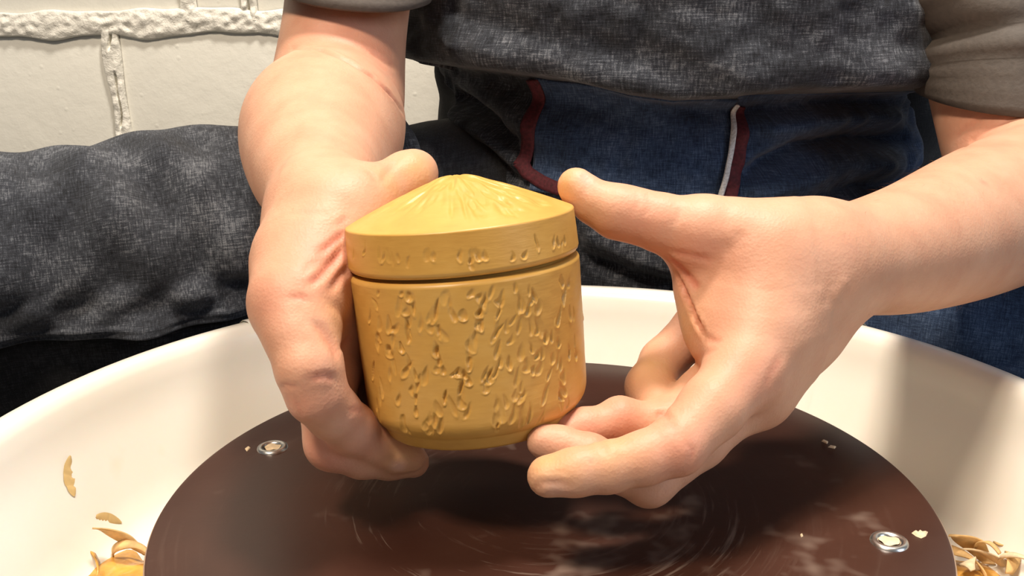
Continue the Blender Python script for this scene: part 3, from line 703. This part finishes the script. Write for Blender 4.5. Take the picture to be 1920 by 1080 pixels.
# --- arm and hand on the image's left (the person's right)
def arm_left():
    fore = [H(610, 398, 32, 86), H(602, 350, 62, 110), H(598, 300, 105, 136), H(604, 252, 148, 152), H(616, 232, 182, 144)]
    uparm = [H(632, 185, 215, 126), H(646, 60, 233, 116), H(662, -60, 258, 118), H(690, -180, 284, 128), H(720, -330, 320, 140)]
    P = np.vstack([chain_box(c, 0.02) for c in (fore, uparm)] + [[W(830, 300, 0.34), W(430, 960, 0.30), W(830, 960, 0.30), W(430, 960, 0.40)]])
    F_ = Field(P.min(0), P.max(0), VOX)
    add(F_, spline(uparm), 0.02, 1e-5); add(F_, spline(fore), 0.006, 1e-5)
    for ch in ([H(606, 400, 30, 84), H(580, 480, 8, 86), H(556, 566, -14, 70)],
               [H(606, 405, 36, 80), H(590, 500, 26, 80), H(578, 610, 4, 58)],
               [H(612, 405, 44, 74), H(612, 500, 42, 76), H(612, 610, 26, 54)],
               [H(618, 405, 50, 68), H(632, 500, 54, 66), H(640, 590, 44, 46)],
               [H(606, 400, 24, 80), H(640, 400, 18, 74), H(676, 382, 18, 62)],
               [H(640, 420, 14, 60), H(610, 500, 2, 56)], [H(570, 500, 4, 74), H(556, 566, -12, 70)],
               [H(640, 470, 12, 34), H(600, 530, 0, 44)], [H(615, 535, 10, 48), H(632, 610, 9, 42), H(642, 690, 8, 36)]):
        add(F_, ch, 0.014, 0.008)
    fingers = [
        [H(660, 392, 20, 64), H(700, 368, 26, 52), H(738, 348, 33, 48), H(765, 334, 38, 50), H(778, 324, 42, 44)],
        [H(556, 566, -14, 72), H(566, 630, -22, 68), H(580, 690, -27, 62), H(594, 738, -25, 56), H(624, 773, -18, 50), H(658, 803, -9, 47), H(702, 829, 1, 41), H(746, 850, 6, 35), H(772, 858, 8, 27)],
        [H(585, 610, 4, 60), H(608, 710, 0, 56), H(626, 828, 0, 54), H(680, 852, 6, 44), H(730, 862, 12, 36), H(775, 866, 16, 30)],
        [H(625, 610, 26, 54), H(645, 700, 18, 48), H(660, 800, 18, 46), H(715, 845, 20, 36), H(770, 858, 22, 30)],
        [H(640, 590, 46, 46), H(650, 680, 40, 42), H(680, 770, 32, 38), H(720, 815, 26, 34), H(760, 830, 22, 30)]]
    add_fingers(F_, fingers)
    V, Q = surface(F_); V = smooth_mesh(V, Q, 2)
    creases = [([(548, 92), (600, 92), (650, 113), (700, 145), (735, 180), (757, 212)], 2.2, 2.0, 0.45), ([(690, 95), (720, 115), (745, 130)], 1.8, 0.8, 0.3),
        ([(577, 537), (600, 518), (625, 490), (650, 455)], 1.4, 1.3, 0.85), ([(600, 475), (625, 455), (650, 432)], 1.2, 0.9, 0.8), ([(620, 545), (640, 515), (654, 500)], 1.4, 1.3, 0.5), ([(540, 562), (562, 556), (580, 566)], 1.3, 0.5, 0.6),
        ([(632, 425), (644, 412), (652, 405)], 1.0, 0.5, 0.5), ([(612, 488), (580, 500), (570, 520)], 1.6, 0.4, 0.3),
        ([(524, 726), (540, 722), (560, 726)], 1.0, 0.6, 0.4), ([(577, 714), (595, 706), (615, 704), (632, 712)], 1.2, 0.8, 0.5), ([(556, 745), (560, 765), (566, 785)], 1.0, 0.45, 0.5),
        ([(585, 600), (605, 620), (625, 650), (638, 680)], 2.0, 1.2, 0.4), ([(652, 772), (668, 768), (682, 770)], 1.0, 0.5, 0.3), ([(730, 858), (742, 868), (752, 878)], 0.8, 0.5, 0.1),
        ([(686, 317), (700, 328), (706, 345)], 1.4, 0.5, 0.3), ([(744, 298), (730, 320), (712, 345)], 1.4, 0.5, 0.2), ([(610, 560), (640, 585), (655, 620)], 2.0, 0.6, 0.3), ([(636, 655), (648, 640), (658, 628)], 1.2, 0.8, 0.4)]
    tints = [((550, 760), 9, 0, 0.35), ((500, 560), 14, 0, 0.30), ((610, 500), 16, 0, 0.45), ((600, 850), 11, 0, 0.45), ((690, 850), 10, 0, 0.2), ((550, 540), 12, 0, 0.2), ((785, 320), 9, 1, 0.5), ((735, 345), 8, 1, 0.35), ((755, 855), 9, 1, 0.4), ((640, 600), 11, 1, 0.4), ((748, 876), 3, 2, 0.8),
        ((700, 110), 22, 0, 0.35), ((640, 50), 26, 0, 0.3)]
    return sculpt(V, Q, creases, tints) + (Q,)
# --- trunk, neck and head, under the clothes and above the frame
XC, YC = W(1275, 200, 0.66)[0] + 0.012, 0.43
def trunk():
    c = lambda x, y, z, r: (np.array([XC + x, YC + y, z]), r)
    F_ = Field((XC - 0.30, YC - 0.20, -0.06), (XC + 0.30, YC + 0.16, 0.80), 0.006)
    add(F_, [c(0, 0.01, 0.0, 0.085), c(0, 0.01, 0.12, 0.085), c(0, 0, 0.26, 0.095), c(0, 0.01, 0.38, 0.10)], 0.03, 0.03, None)
    add(F_, [c(-0.06, 0.01, 0.02, 0.08), c(-0.06, 0, 0.30, 0.085)], 0.03); add(F_, [c(0.06, 0.01, 0.02, 0.08), c(0.06, 0, 0.30, 0.085)], 0.03)
    add(F_, [c(-0.17, 0.01, 0.42, 0.055), c(0.17, 0.01, 0.42, 0.055)], 0.05)
    add(F_, [c(0, 0.005, 0.44, 0.055), c(0, -0.01, 0.54, 0.052)], 0.04)
    add(F_, [c(0, -0.015, 0.64, 0.078), c(0, -0.035, 0.585, 0.062)], 0.03); add(F_, [c(0, 0.015, 0.665, 0.085), c(0, 0.0, 0.66, 0.085)], 0.03)
    add(F_, [c(0, -0.055, 0.565, 0.030), c(0, -0.06, 0.56, 0.028)], 0.02)
    add(F_, [c(0, -0.100, 0.645, 0.008), c(0, -0.112, 0.615, 0.012)], 0.015)
    for s_ in (-1, 1): add(F_, [c(s_ * 0.078, 0.005, 0.645, 0.013), c(s_ * 0.076, 0.0, 0.610, 0.011)], 0.01); add(F_, [c(s_ * 0.02, -0.092, 0.578, 0.008), c(0, -0.098, 0.578, 0.008)], 0.012); add(F_, [c(s_ * 0.045, -0.082, 0.668, 0.008), c(s_ * 0.018, -0.09, 0.668, 0.008)], 0.012)
    return surface(F_)
VR, TR, QR = arm_right(); VL, TL, QL = arm_left(); VT, QT = trunk()
Vb = np.concatenate([VR, VL, VT]); Qb = np.concatenate([QR, QL + len(VR), QT + len(VR) + len(VL)]); Tb = np.concatenate([TR, TL, np.zeros((len(VT), 3))])
me = mesh_np('person', Vb, Qb); attr_vec(me, 'tint', Tb)
person = link('person', me, SKIN)
tag(person, 'person in a denim apron and taupe shirt holding the ochre jar in both hands', 'person')

# hair cap on the head (above the frame)
F_ = Field((XC - 0.13, YC - 0.14, 0.60), (XC + 0.13, YC + 0.14, 0.80), 0.006)
cc = lambda x, y, z, r: (np.array([XC + x, YC + y, z]), r)
add(F_, [cc(0, 0.018, 0.69, 0.088), cc(0, 0.02, 0.70, 0.086)], 0.02); add(F_, [cc(0, 0.05, 0.64, 0.06), cc(0, 0.05, 0.66, 0.07)], 0.03)
Vh, Qh = surface(F_); link('hair', mesh_np('hair', Vh, Qh), HAIR, person)

# ------------------------------------------------------------------ apron: surface r(theta, z) round the trunk
RX, RY = 0.188, 0.135
def torso_uv(px, py):
    d = ray(px, py); o_ = CAM - np.array([XC, YC, 0]); a = (d[0] / RX) ** 2 + (d[1] / RY) ** 2; b_ = 2 * (o_[0] * d[0] / RX ** 2 + o_[1] * d[1] / RY ** 2); c = (o_[0] / RX) ** 2 + (o_[1] / RY) ** 2 - 1
    D = b_ * b_ - 4 * a * c
    t = (-b_ - math.sqrt(max(D, 0))) / (2 * a); p = o_ + d * t
    return math.atan2(p[0] / RX, -p[1] / RY), p[2]
RE = 0.155
def uv_line(pts): return [(u * RE, z) for u, z in (torso_uv(*p) for p in pts)]
EDGE = sorted(uv_line([(800, 88), (850, 120), (920, 132), (1000, 138), (1100, 152), (1190, 178), (1260, 190), (1340, 184), (1420, 172), (1560, 172), (1690, 172)]))
FOLDS = [([(838, 175), (870, 195), (925, 230), (975, 285)], 0.006, -0.012), ([(845, 245), (920, 290), (985, 345)], 0.006, -0.009), ([(840, 205), (920, 250), (990, 310)], 0.006, 0.008), ([(840, 160), (920, 185), (1000, 235)], 0.008, 0.008),
         ([(1240, 205), (1400, 215), (1560, 195), (1690, 190)], 0.007, -0.010), ([(1400, 245), (1520, 225), (1640, 215), (1700, 225)], 0.007, 0.012), ([(1700, 262), (1600, 262), (1500, 275), (1390, 325)], 0.0055, -0.016),
         ([(1680, 300), (1560, 310), (1450, 345), (1390, 370)], 0.008, 0.009), ([(1720, 330), (1600, 350), (1500, 375)], 0.006, -0.008), ([(1100, 430), (1180, 470), (1280, 500)], 0.008, 0.010), ([(1100, 480), (1200, 520), (1300, 530)], 0.006, -0.008),
         ([(1500, 0), (1490, 80), (1470, 150)], 0.006, -0.005), ([(1580, 0), (1590, 70), (1600, 150)], 0.006, 0.004), ([(1660, 0), (1640, 90), (1660, 160)], 0.005, -0.005), ([(1120, 60), (1260, 110), (1330, 150)], 0.010, -0.005), ([(900, 20), (960, 60), (1090, 95)], 0.010, 0.004)]
FOLDS = [(uv_line(p), s_, a) for p, s_, a in FOLDS]
def apron_pt(u, z, off=0.0):
    """u = angle (0 faces the wheel), z height -> point on the cloth"""
    su = u * RE; zb = np.interp(su, [e[0] for e in EDGE], [e[1] for e in EDGE])
    k = sstep((z - zb + 0.003) / 0.013); front_ = np.clip(np.cos(u * 0.9), 0, 1)
    f = 0.058 * k * (0.35 + 0.65 * front_) * np.clip(1 - (z - zb - 0.05) / 0.30, 0.2, 1)
    f = f + 0.006 * np.exp(-((z - zb - 0.016) / 0.012) ** 2)
    f = f + 0.008 * np.exp(-((z - zb + 0.085) / 0.030) ** 2) * front_
    f = f - 0.012 * np.exp(-((z - zb + 0.016) / 0.016) ** 2) * front_
    for line, s_, a in FOLDS:
        d, par = polydist(su, z, line); f = f + a * np.exp(-(d / s_) ** 2) * np.clip(np.minimum(par, 1 - par) * 6 + 0.3, 0, 1)
    f = f + 0.0016 * wobble(su, z, 77, 12, 6, 26) + 0.0005 * wobble(su, z, 78, 14, 40, 90)
    f = f + off
    return np.stack([XC + (RX + f) * np.sin(u), YC - (RY + f) * np.cos(u), z], -1)
def cloth_obj(name, P, uv, nu, nv, matl, parent, thick=0.0012):
    me = mesh_np(name, P.reshape(-1, 3), grid_quads(nu, nv)); attr_vec(me, 'cloth', np.concatenate([uv.reshape(-1, 2), np.zeros((nu * nv, 1))], 1))
    o = link(name, me, matl, parent)
    if thick: s_ = o.modifiers.new('thickness', 'SOLIDIFY'); s_.thickness = thick; s_.offset = 0
    return o
NU, NV = 300, 240
z = np.linspace(-0.045, 0.40, NV)
def side_edge(top, low, far):
    a = sorted((torso_uv(*p)[::-1] for p in low)); b_ = sorted((torso_uv(*p)[::-1] for p in top))
    zs = [e[0] for e in a] + [e[0] for e in b_]; us = [e[1] for e in a] + [e[1] for e in b_]
    return np.interp(z, zs, us, left=far)
uL = side_edge([(775, 96), (760, 60), (748, 0)], [(826, 152), (852, 215), (905, 292), (960, 345), (1010, 420)], torso_uv(1010, 420)[0])
uR = side_edge([(1695, 168), (1684, 90), (1668, 0)], [(1728, 205), (1726, 240), (1712, 305), (1690, 360)], 1.2)
zq = np.linspace(0, 1, NU)[:, None]; U = uL[None] + (uR - uL)[None] * zq; Zz = z[None] + 0 * U
zw = np.linspace(-0.045, 0.22, 60); Uw, Zw = np.meshgrid(np.linspace(-2.2, 2.2, 120), zw, indexing='ij')
apron = cloth_obj('apron', apron_pt(U, Zz), np.stack([U * RE, Zz], -1), NU, NV, DENIM, person)
apron['label'] = 'charcoal and indigo denim apron'
Rf = 0.003 + 0.002 * wobble(Uw * RE, Zw, 41, 10, 6, 20) - 0.006
waist = cloth_obj('waist_shade_fill', np.stack([XC + (RX + Rf + 0.024 * sstep((Uw - 0.8) / 0.5)) * np.sin(Uw), YC - (RY + Rf - 0.046) * np.cos(Uw), Zw], -1), np.stack([Uw * RE, Zw], -1), 120, 60, TROUSER, person)  # trouser waist carried up and widened as black fill for shade beside the apron
waist['label'] = 'black trouser waist carried up to fill in the shade beside the apron'
def patch(name, corners, nu, nv, off, matl, thick=0.002):
    """quad patch of the cloth between four pixel corners: top-left, top-right, bottom-right, bottom-left"""
    c = [np.array(torso_uv(*p)) for p in corners]; a = np.linspace(0, 1, nu)[:, None, None]; b_ = np.linspace(0, 1, nv)[None, :, None]
    q = (c[0] * (1 - a) + c[1] * a) * (1 - b_) + (c[3] * (1 - a) + c[2] * a) * b_
    return cloth_obj(name, apron_pt(q[..., 0], q[..., 1], off), np.stack([q[..., 0] * RE, q[..., 1]], -1), nu, nv, matl, apron, thick)
def band(name, pts, width, off, matl, thick=0.0014, n=50):
    c = np.array([torso_uv(*p) for p in pts]); c[:, 0] *= RE
    seg = np.r_[0, np.cumsum(np.linalg.norm(np.diff(c, axis=0), axis=1))]; t = np.linspace(0, seg[-1], n)
    q = np.stack([np.interp(t, seg, c[:, 0]), np.interp(t, seg, c[:, 1])], 1); d = np.gradient(q, axis=0); d /= np.linalg.norm(d, axis=1)[:, None]; s_ = np.stack([-d[:, 1], d[:, 0]], 1)
    k = np.linspace(-0.5, 0.5, 5); Q_ = q[:, None] + s_[:, None] * (k * width)[None, :, None]
    bulge = 0.0006 * (1 - (2 * k) ** 2)
    return cloth_obj(name, apron_pt(Q_[..., 0] / RE, Q_[..., 1], off + bulge[None, :]), Q_, n, 5, matl, apron, thick)
patch('pocket', [(1004, 146), (1392, 190), (1346, 372), (1010, 352)], 60, 44, 0.0030, DENIM_BLUE)
nu, nv = 110, 90; zz_ = np.linspace(torso_uv(1420, 178)[1], 0.0, nv); l_ = [torso_uv(1388, 190), torso_uv(1360, 420)]
ul = np.interp(zz_, [l_[1][1], l_[0][1]], [l_[1][0], l_[0][0]]); q = np.linspace(0, 1, nu)[:, None]; ur_ = np.interp(zz_, z, uR); Us = ul[None] + (ur_[None] - ul[None]) * q; Zs = zz_[None] + 0 * Us
cloth_obj('side_panel', apron_pt(Us, Zs, 0.0016), np.stack([Us * RE, Zs], -1), nu, nv, DENIM_BLUE, apron, 0.001)
band('binding_tape', [(998, 150), (1003, 195), (1003, 250), (992, 306)], 0.0085, 0.0046, MAROON)
band('binding_tape', [(990, 300), (1004, 320), (1030, 336), (1066, 350)], 0.0080, 0.0050, MAROON)
band('binding_tape', [(1399, 205), (1390, 250), (1372, 320), (1354, 378)], 0.0080, 0.0042, MAROON)
band('selvedge_edge', [(1391, 200), (1381, 235), (1362, 300), (1342, 366)], 0.0026, 0.0068, WHITE_THREAD)
# strap that runs up the side of the bib
band('apron_strap', [(1690, 0), (1703, 50), (1722, 105), (1738, 150)], 0.014, 0.0050, DENIM, 0.002)
band('apron_tie', [(806, 96), (830, 108), (862, 124)], 0.005, 0.008, DENIM, 0.003)

# legs: trousers (thighs to shins), then the apron's skirt panels over the thighs
HIPL, KNEEL = W(760, 418, 0.70), W(-160, 520, 0.60)
HIPR, KNEER = W(1640, 575, 0.70), W(2330, 690, 0.60)
def leg_field():
    kl, kr = KNEEL, KNEER; fl, fr = kl + np.array([-0.02, 0.02, 0]), kr + np.array([0.02, 0.02, 0]); fl[2] = fr[2] = FZ + 0.07
    ch1 = [(HIPL, 0.060), ((HIPL + kl) / 2 + [0, 0.0, -0.040], 0.060), (kl - [0, 0, 0.035], 0.058), ((kl + fl) / 2, 0.052), (fl, 0.045)]
    ch2 = [(HIPR, 0.060), ((HIPR + kr) / 2 + [0.01, 0.02, -0.006], 0.056), (kr, 0.050), ((kr + fr) / 2, 0.052), (fr, 0.045)]
    c = lambda x, y, z, r: (np.array([XC + x, YC + y, z]), r)
    pel = [c(-0.085, 0.07, 0.030, 0.075), c(0.085, 0.07, 0.030, 0.075)]
    P = np.vstack([chain_box(k, 0.04) for k in (ch1, ch2, pel)]); F_ = Field(P.min(0), P.max(0), 0.0048)
    add(F_, pel, 0.04); add(F_, [pel[0], (HIPL, 0.062)], 0.04); add(F_, [pel[1], (HIPR, 0.062)], 0.04); add(F_, ch1, 0.03, 0.03); add(F_, ch2, 0.03, 0.03)
    return surface(F_) + (fl, fr)
Vt, Qt, FL, FR = leg_field(); Vt = Vt + normals(Vt, Qt) * (0.0012 * wobble(Vt[:, 0], Vt[:, 2], 9, 12, 8, 24))[:, None]
me = mesh_np('trousers', Vt, Qt); attr_vec(me, 'cloth', Vt[:, [0, 2, 1]]); tr = link('trousers', me, TROUSER, person); tr['label'] = 'black trousers'
for f in (FL, FR):                                  # shoes on the floor
    F_ = Field((f[0] - 0.07, f[1] - 0.26, FZ - 0.01), (f[0] + 0.07, f[1] + 0.09, FZ + 0.13), 0.005)
    q = lambda y, z, r: (np.array([f[0], f[1] + y, FZ + z]), r)
    add(F_, [q(0.03, 0.045, 0.042), q(-0.08, 0.042, 0.044), q(-0.16, 0.032, 0.034)], 0.02); add(F_, [q(0.01, 0.06, 0.042), q(0.0, 0.09, 0.044)], 0.02)
    co = F_.coords((slice(0, F_.n[0]), slice(0, F_.n[1]), slice(0, F_.n[2]))); F_.f = np.maximum(F_.f, (FZ + 0.001 - co[2])[None, None, :] + 0 * F_.f)
    Vs, Qs = surface(F_); link('shoe', mesh_np('shoe', Vs, Qs), TROUSER, person)

def skirt(hip, knee, r0, hem_drop, seed, matl, a_hem):
    """cloth over a thigh: over the top from behind, down the wheel side to a hem"""
    nu, nv = 150, 90; t = np.linspace(0, 1, nu); s_ = np.linspace(0, 1, nv); T_, S_ = np.meshgrid(t, s_, indexing='ij')
    ax = knee - hip; L = np.linalg.norm(ax); ax = ax / L
    side = np.cross(ax, [0, 0, 1]); side /= np.linalg.norm(side)
    if side[1] > 0: side = -side                       # towards the wheel
    upv = np.cross(side, ax); upv = upv if upv[2] > 0 else -upv
    ang = np.radians(155) + (a_hem - np.radians(155)) * np.clip(S_ / 0.72, 0, 1)     # 90 deg = top, 0 = wheel side
    R_ = r0 * (1 - 0.10 * T_) + 0.0020 * wobble(T_ * L, S_ * 0.25, seed, 9, 3, 9) + 0.0022 * wobble(T_ * L, S_ * 0.25, seed + 1, 10, 12, 30)
    P = hip + T_[..., None] * (knee - hip) + (np.cos(ang) * R_)[..., None] * side + (np.sin(ang) * R_)[..., None] * upv
    drop = np.clip((S_ - 0.72) / 0.28, 0, 1); P[..., 2] -= drop * hem_drop; P += (drop * 0.006 * wobble(T_ * L, S_ * 0, seed + 2, 6, 4, 12))[..., None] * side
    hemroll = np.exp(-((S_ - 0.955) / 0.012) ** 2) * 0.0022; P += hemroll[..., None] * side
    return cloth_obj('skirt_panel', P, np.stack([T_ * L, S_ * 0.26], -1), nu, nv, matl, apron)
skirt(HIPL + [0, 0, 0.0], KNEEL, 0.078, 0.030, 51, DENIM, math.radians(0))
skirt(HIPR, KNEER, 0.080, 0.018, 61, DENIM_BLUE, math.radians(0))

# ------------------------------------------------------------------ shirt: sleeves and body
def sleeve(ch, ang0, seed, n_extra=0.005, swell=0.006, hem=(0, -0.10, 1.0)):
    """tube round an upper arm; ch = [(point, radius)...] from hem to shoulder"""
    nu, nv = 96, 90; P0 = np.array([c[0] for c in ch]); R0 = np.array([c[1] for c in ch]); seg = np.r_[0, np.cumsum(np.linalg.norm(np.diff(P0, axis=0), axis=1))]
    s_ = np.linspace(0, seg[-1], nv); C_ = np.stack([np.interp(s_, seg, P0[:, k]) for k in range(3)], 1); Rr = np.interp(s_, seg, R0)
    t = np.gradient(C_, axis=0); t /= np.linalg.norm(t, axis=1)[:, None]; kk = np.exp(-s_ / 0.05)[:, None]; t = t * (1 - kk) + kk * np.array(hem); t /= np.linalg.norm(t, axis=1)[:, None]; e1 = np.cross(t, [1.0, 0, 0]); e1 /= np.linalg.norm(e1, axis=1)[:, None]; e2 = np.cross(t, e1)
    th = np.linspace(0, 2 * np.pi, nu, endpoint=False); T_, Sg = np.meshgrid(th, s_, indexing='ij')
    f = 0.0030 * wobble(np.cos(T_) * 0.05, Sg + 0.02 * np.sin(T_), seed, 8, 6, 18) + 0.004 * np.sin(Sg * 95 + 1.7 * np.sin(T_ + seed) + 2 * T_) * sstep((Sg - 0.022) / 0.02) - 0.0014 * np.exp(-((Sg - 0.015) / 0.0014) ** 2)
    fr = np.clip(0.4 + 0.6 * np.cos(T_ - ang0), 0, 1); f = f - 0.007 * fr * np.exp(-((Sg - 0.040 + 0.006 * np.cos(T_ - ang0)) / 0.0055) ** 2) + 0.003 * np.exp(-((Sg - 0.029) / 0.004) ** 2) - 0.003 * np.exp(-((Sg - 0.0225) / 0.0022) ** 2) + 0.004 * fr * np.exp(-((Sg - 0.056) / 0.006) ** 2)
    Rg = Rr[None, :] + n_extra + swell * sstep(Sg / 0.05) + f
    P = C_[None] + np.cos(T_)[..., None] * (Rg * (1 + 0.16 * kk[:, 0])[None])[..., None] * e1[None] + np.sin(T_)[..., None] * Rg[..., None] * e2[None]
    me = mesh_np('sleeve', P.reshape(-1, 3), grid_quads(nu, nv, True)); o = link('sleeve', me, SHIRT, shirt)
    k = o.modifiers.new('thickness', 'SOLIDIFY'); k.thickness = 0.002; k.offset = 1; return o
F_ = Field((XC - 0.30, YC - 0.20, 0.16), (XC + 0.30, YC + 0.18, 0.50), 0.005)
add(F_, [cc(0, 0, 0.16, 0.119), cc(0, 0, 0.26, 0.111), cc(0, 0.01, 0.38, 0.106)], 0.03); add(F_, [cc(-0.06, 0, 0.16, 0.104), cc(-0.06, 0, 0.30, 0.096)], 0.03); add(F_, [cc(0.06, 0, 0.16, 0.104), cc(0.06, 0, 0.30, 0.096)], 0.03)
add(F_, [cc(-0.17, 0.01, 0.42, 0.062), cc(0.17, 0.01, 0.42, 0.062)], 0.05); add(F_, [cc(0, 0.005, 0.43, 0.062), cc(0, 0.0, 0.46, 0.058)], 0.03)
Vs, Qs = surface(F_); shirt = link('shirt', mesh_np('shirt', Vs, Qs), SHIRT, person)
SHR = (np.array([XC + 0.19, YC + 0.0, 0.40]), 0.062); SHL = (np.array([XC - 0.19, YC + 0.0, 0.40]), 0.062)
sleeve([H(1898, 182, 232, 152), H(1880, 40, 250, 154), SHR], 2.36, 3, 0.004)
sleeve([H(650, -26, 226, 130), H(684, -180, 274, 140), SHL], 3.9, 8, 0.005, 0.006, (0.12, -0.25, 1.0))

# ------------------------------------------------------------------ stool under the person (hidden behind the wheel)
st_ = bpy.data.objects.new('stool', None); COL.objects.link(st_); st_.location = (XC, YC + 0.07, FZ)
tag(st_, 'dark wooden stool on which the person in the apron sits', 'stool')
sh = -FZ - 0.046
link('seat', lathe_mesh('seat', [(0.0005, sh), (0.14, sh), (0.155, sh - 0.006), (0.16, sh - 0.02), (0.155, sh - 0.034), (0.0005, sh - 0.036)], 48), WOOD, st_)
for a in (45, 135, 225, 315):
    c, s_ = math.cos(math.radians(a)), math.sin(math.radians(a)); bm = bmesh.new(); cyl_bm(bm, (0.17 * c, 0.17 * s_, 0), (0.11 * c, 0.11 * s_, sh - 0.034), 0.015, 14); bm_obj('leg', bm, WOOD, st_, True)

# ------------------------------------------------------------------ fine hairs on the forearms
def arm_hair(V, Q, box, n, dirn, seed):
    g = np.random.default_rng(seed); N = normals(V, Q); C_ = (V - CAM) @ AX.T; px = C_[:, 0] / C_[:, 2] * F + 960; py = C_[:, 1] / C_[:, 2] * F + 540
    k = np.where((px > box[0]) & (px < box[2]) & (py > box[1]) & (py < box[3]))[0]; k = g.choice(k, n, replace=False); VV, FF = [], []
    for i in k:
        p, nn = V[i], N[i]; L = g.uniform(0.004, 0.009); d = dirn + g.normal(0, 0.35, 3); d -= nn * (d @ nn); d /= np.linalg.norm(d) + 1e-9
        e = np.cross(nn, d) * 0.000045; b0 = len(VV)
        for t in (0, 0.4, 0.75): c = p + d * L * t + nn * L * (0.55 * t - 0.25 * t * t); VV += [c - e * (1 - t), c + e * (1 - t)]
        VV.append(p + d * L + nn * L * 0.3); FF += [(b0, b0 + 1, b0 + 3), (b0, b0 + 3, b0 + 2), (b0 + 2, b0 + 3, b0 + 5), (b0 + 2, b0 + 5, b0 + 4), (b0 + 4, b0 + 5, b0 + 6)]
    o = link('arm_hair', mesh_np('arm_hair', np.array(VV), np.array(FF)), plain('fair_arm_hair', (0.34, 0.20, 0.11), 0.5), person); o['kind'] = 'stuff'
arm_hair(VL, QL, (430, 120, 560, 420), 380, np.array([-0.1, -0.5, -0.9]), 5)
arm_hair(VR, QR, (1560, 300, 1900, 620), 320, np.array([-0.8, -0.5, -0.3]), 6)
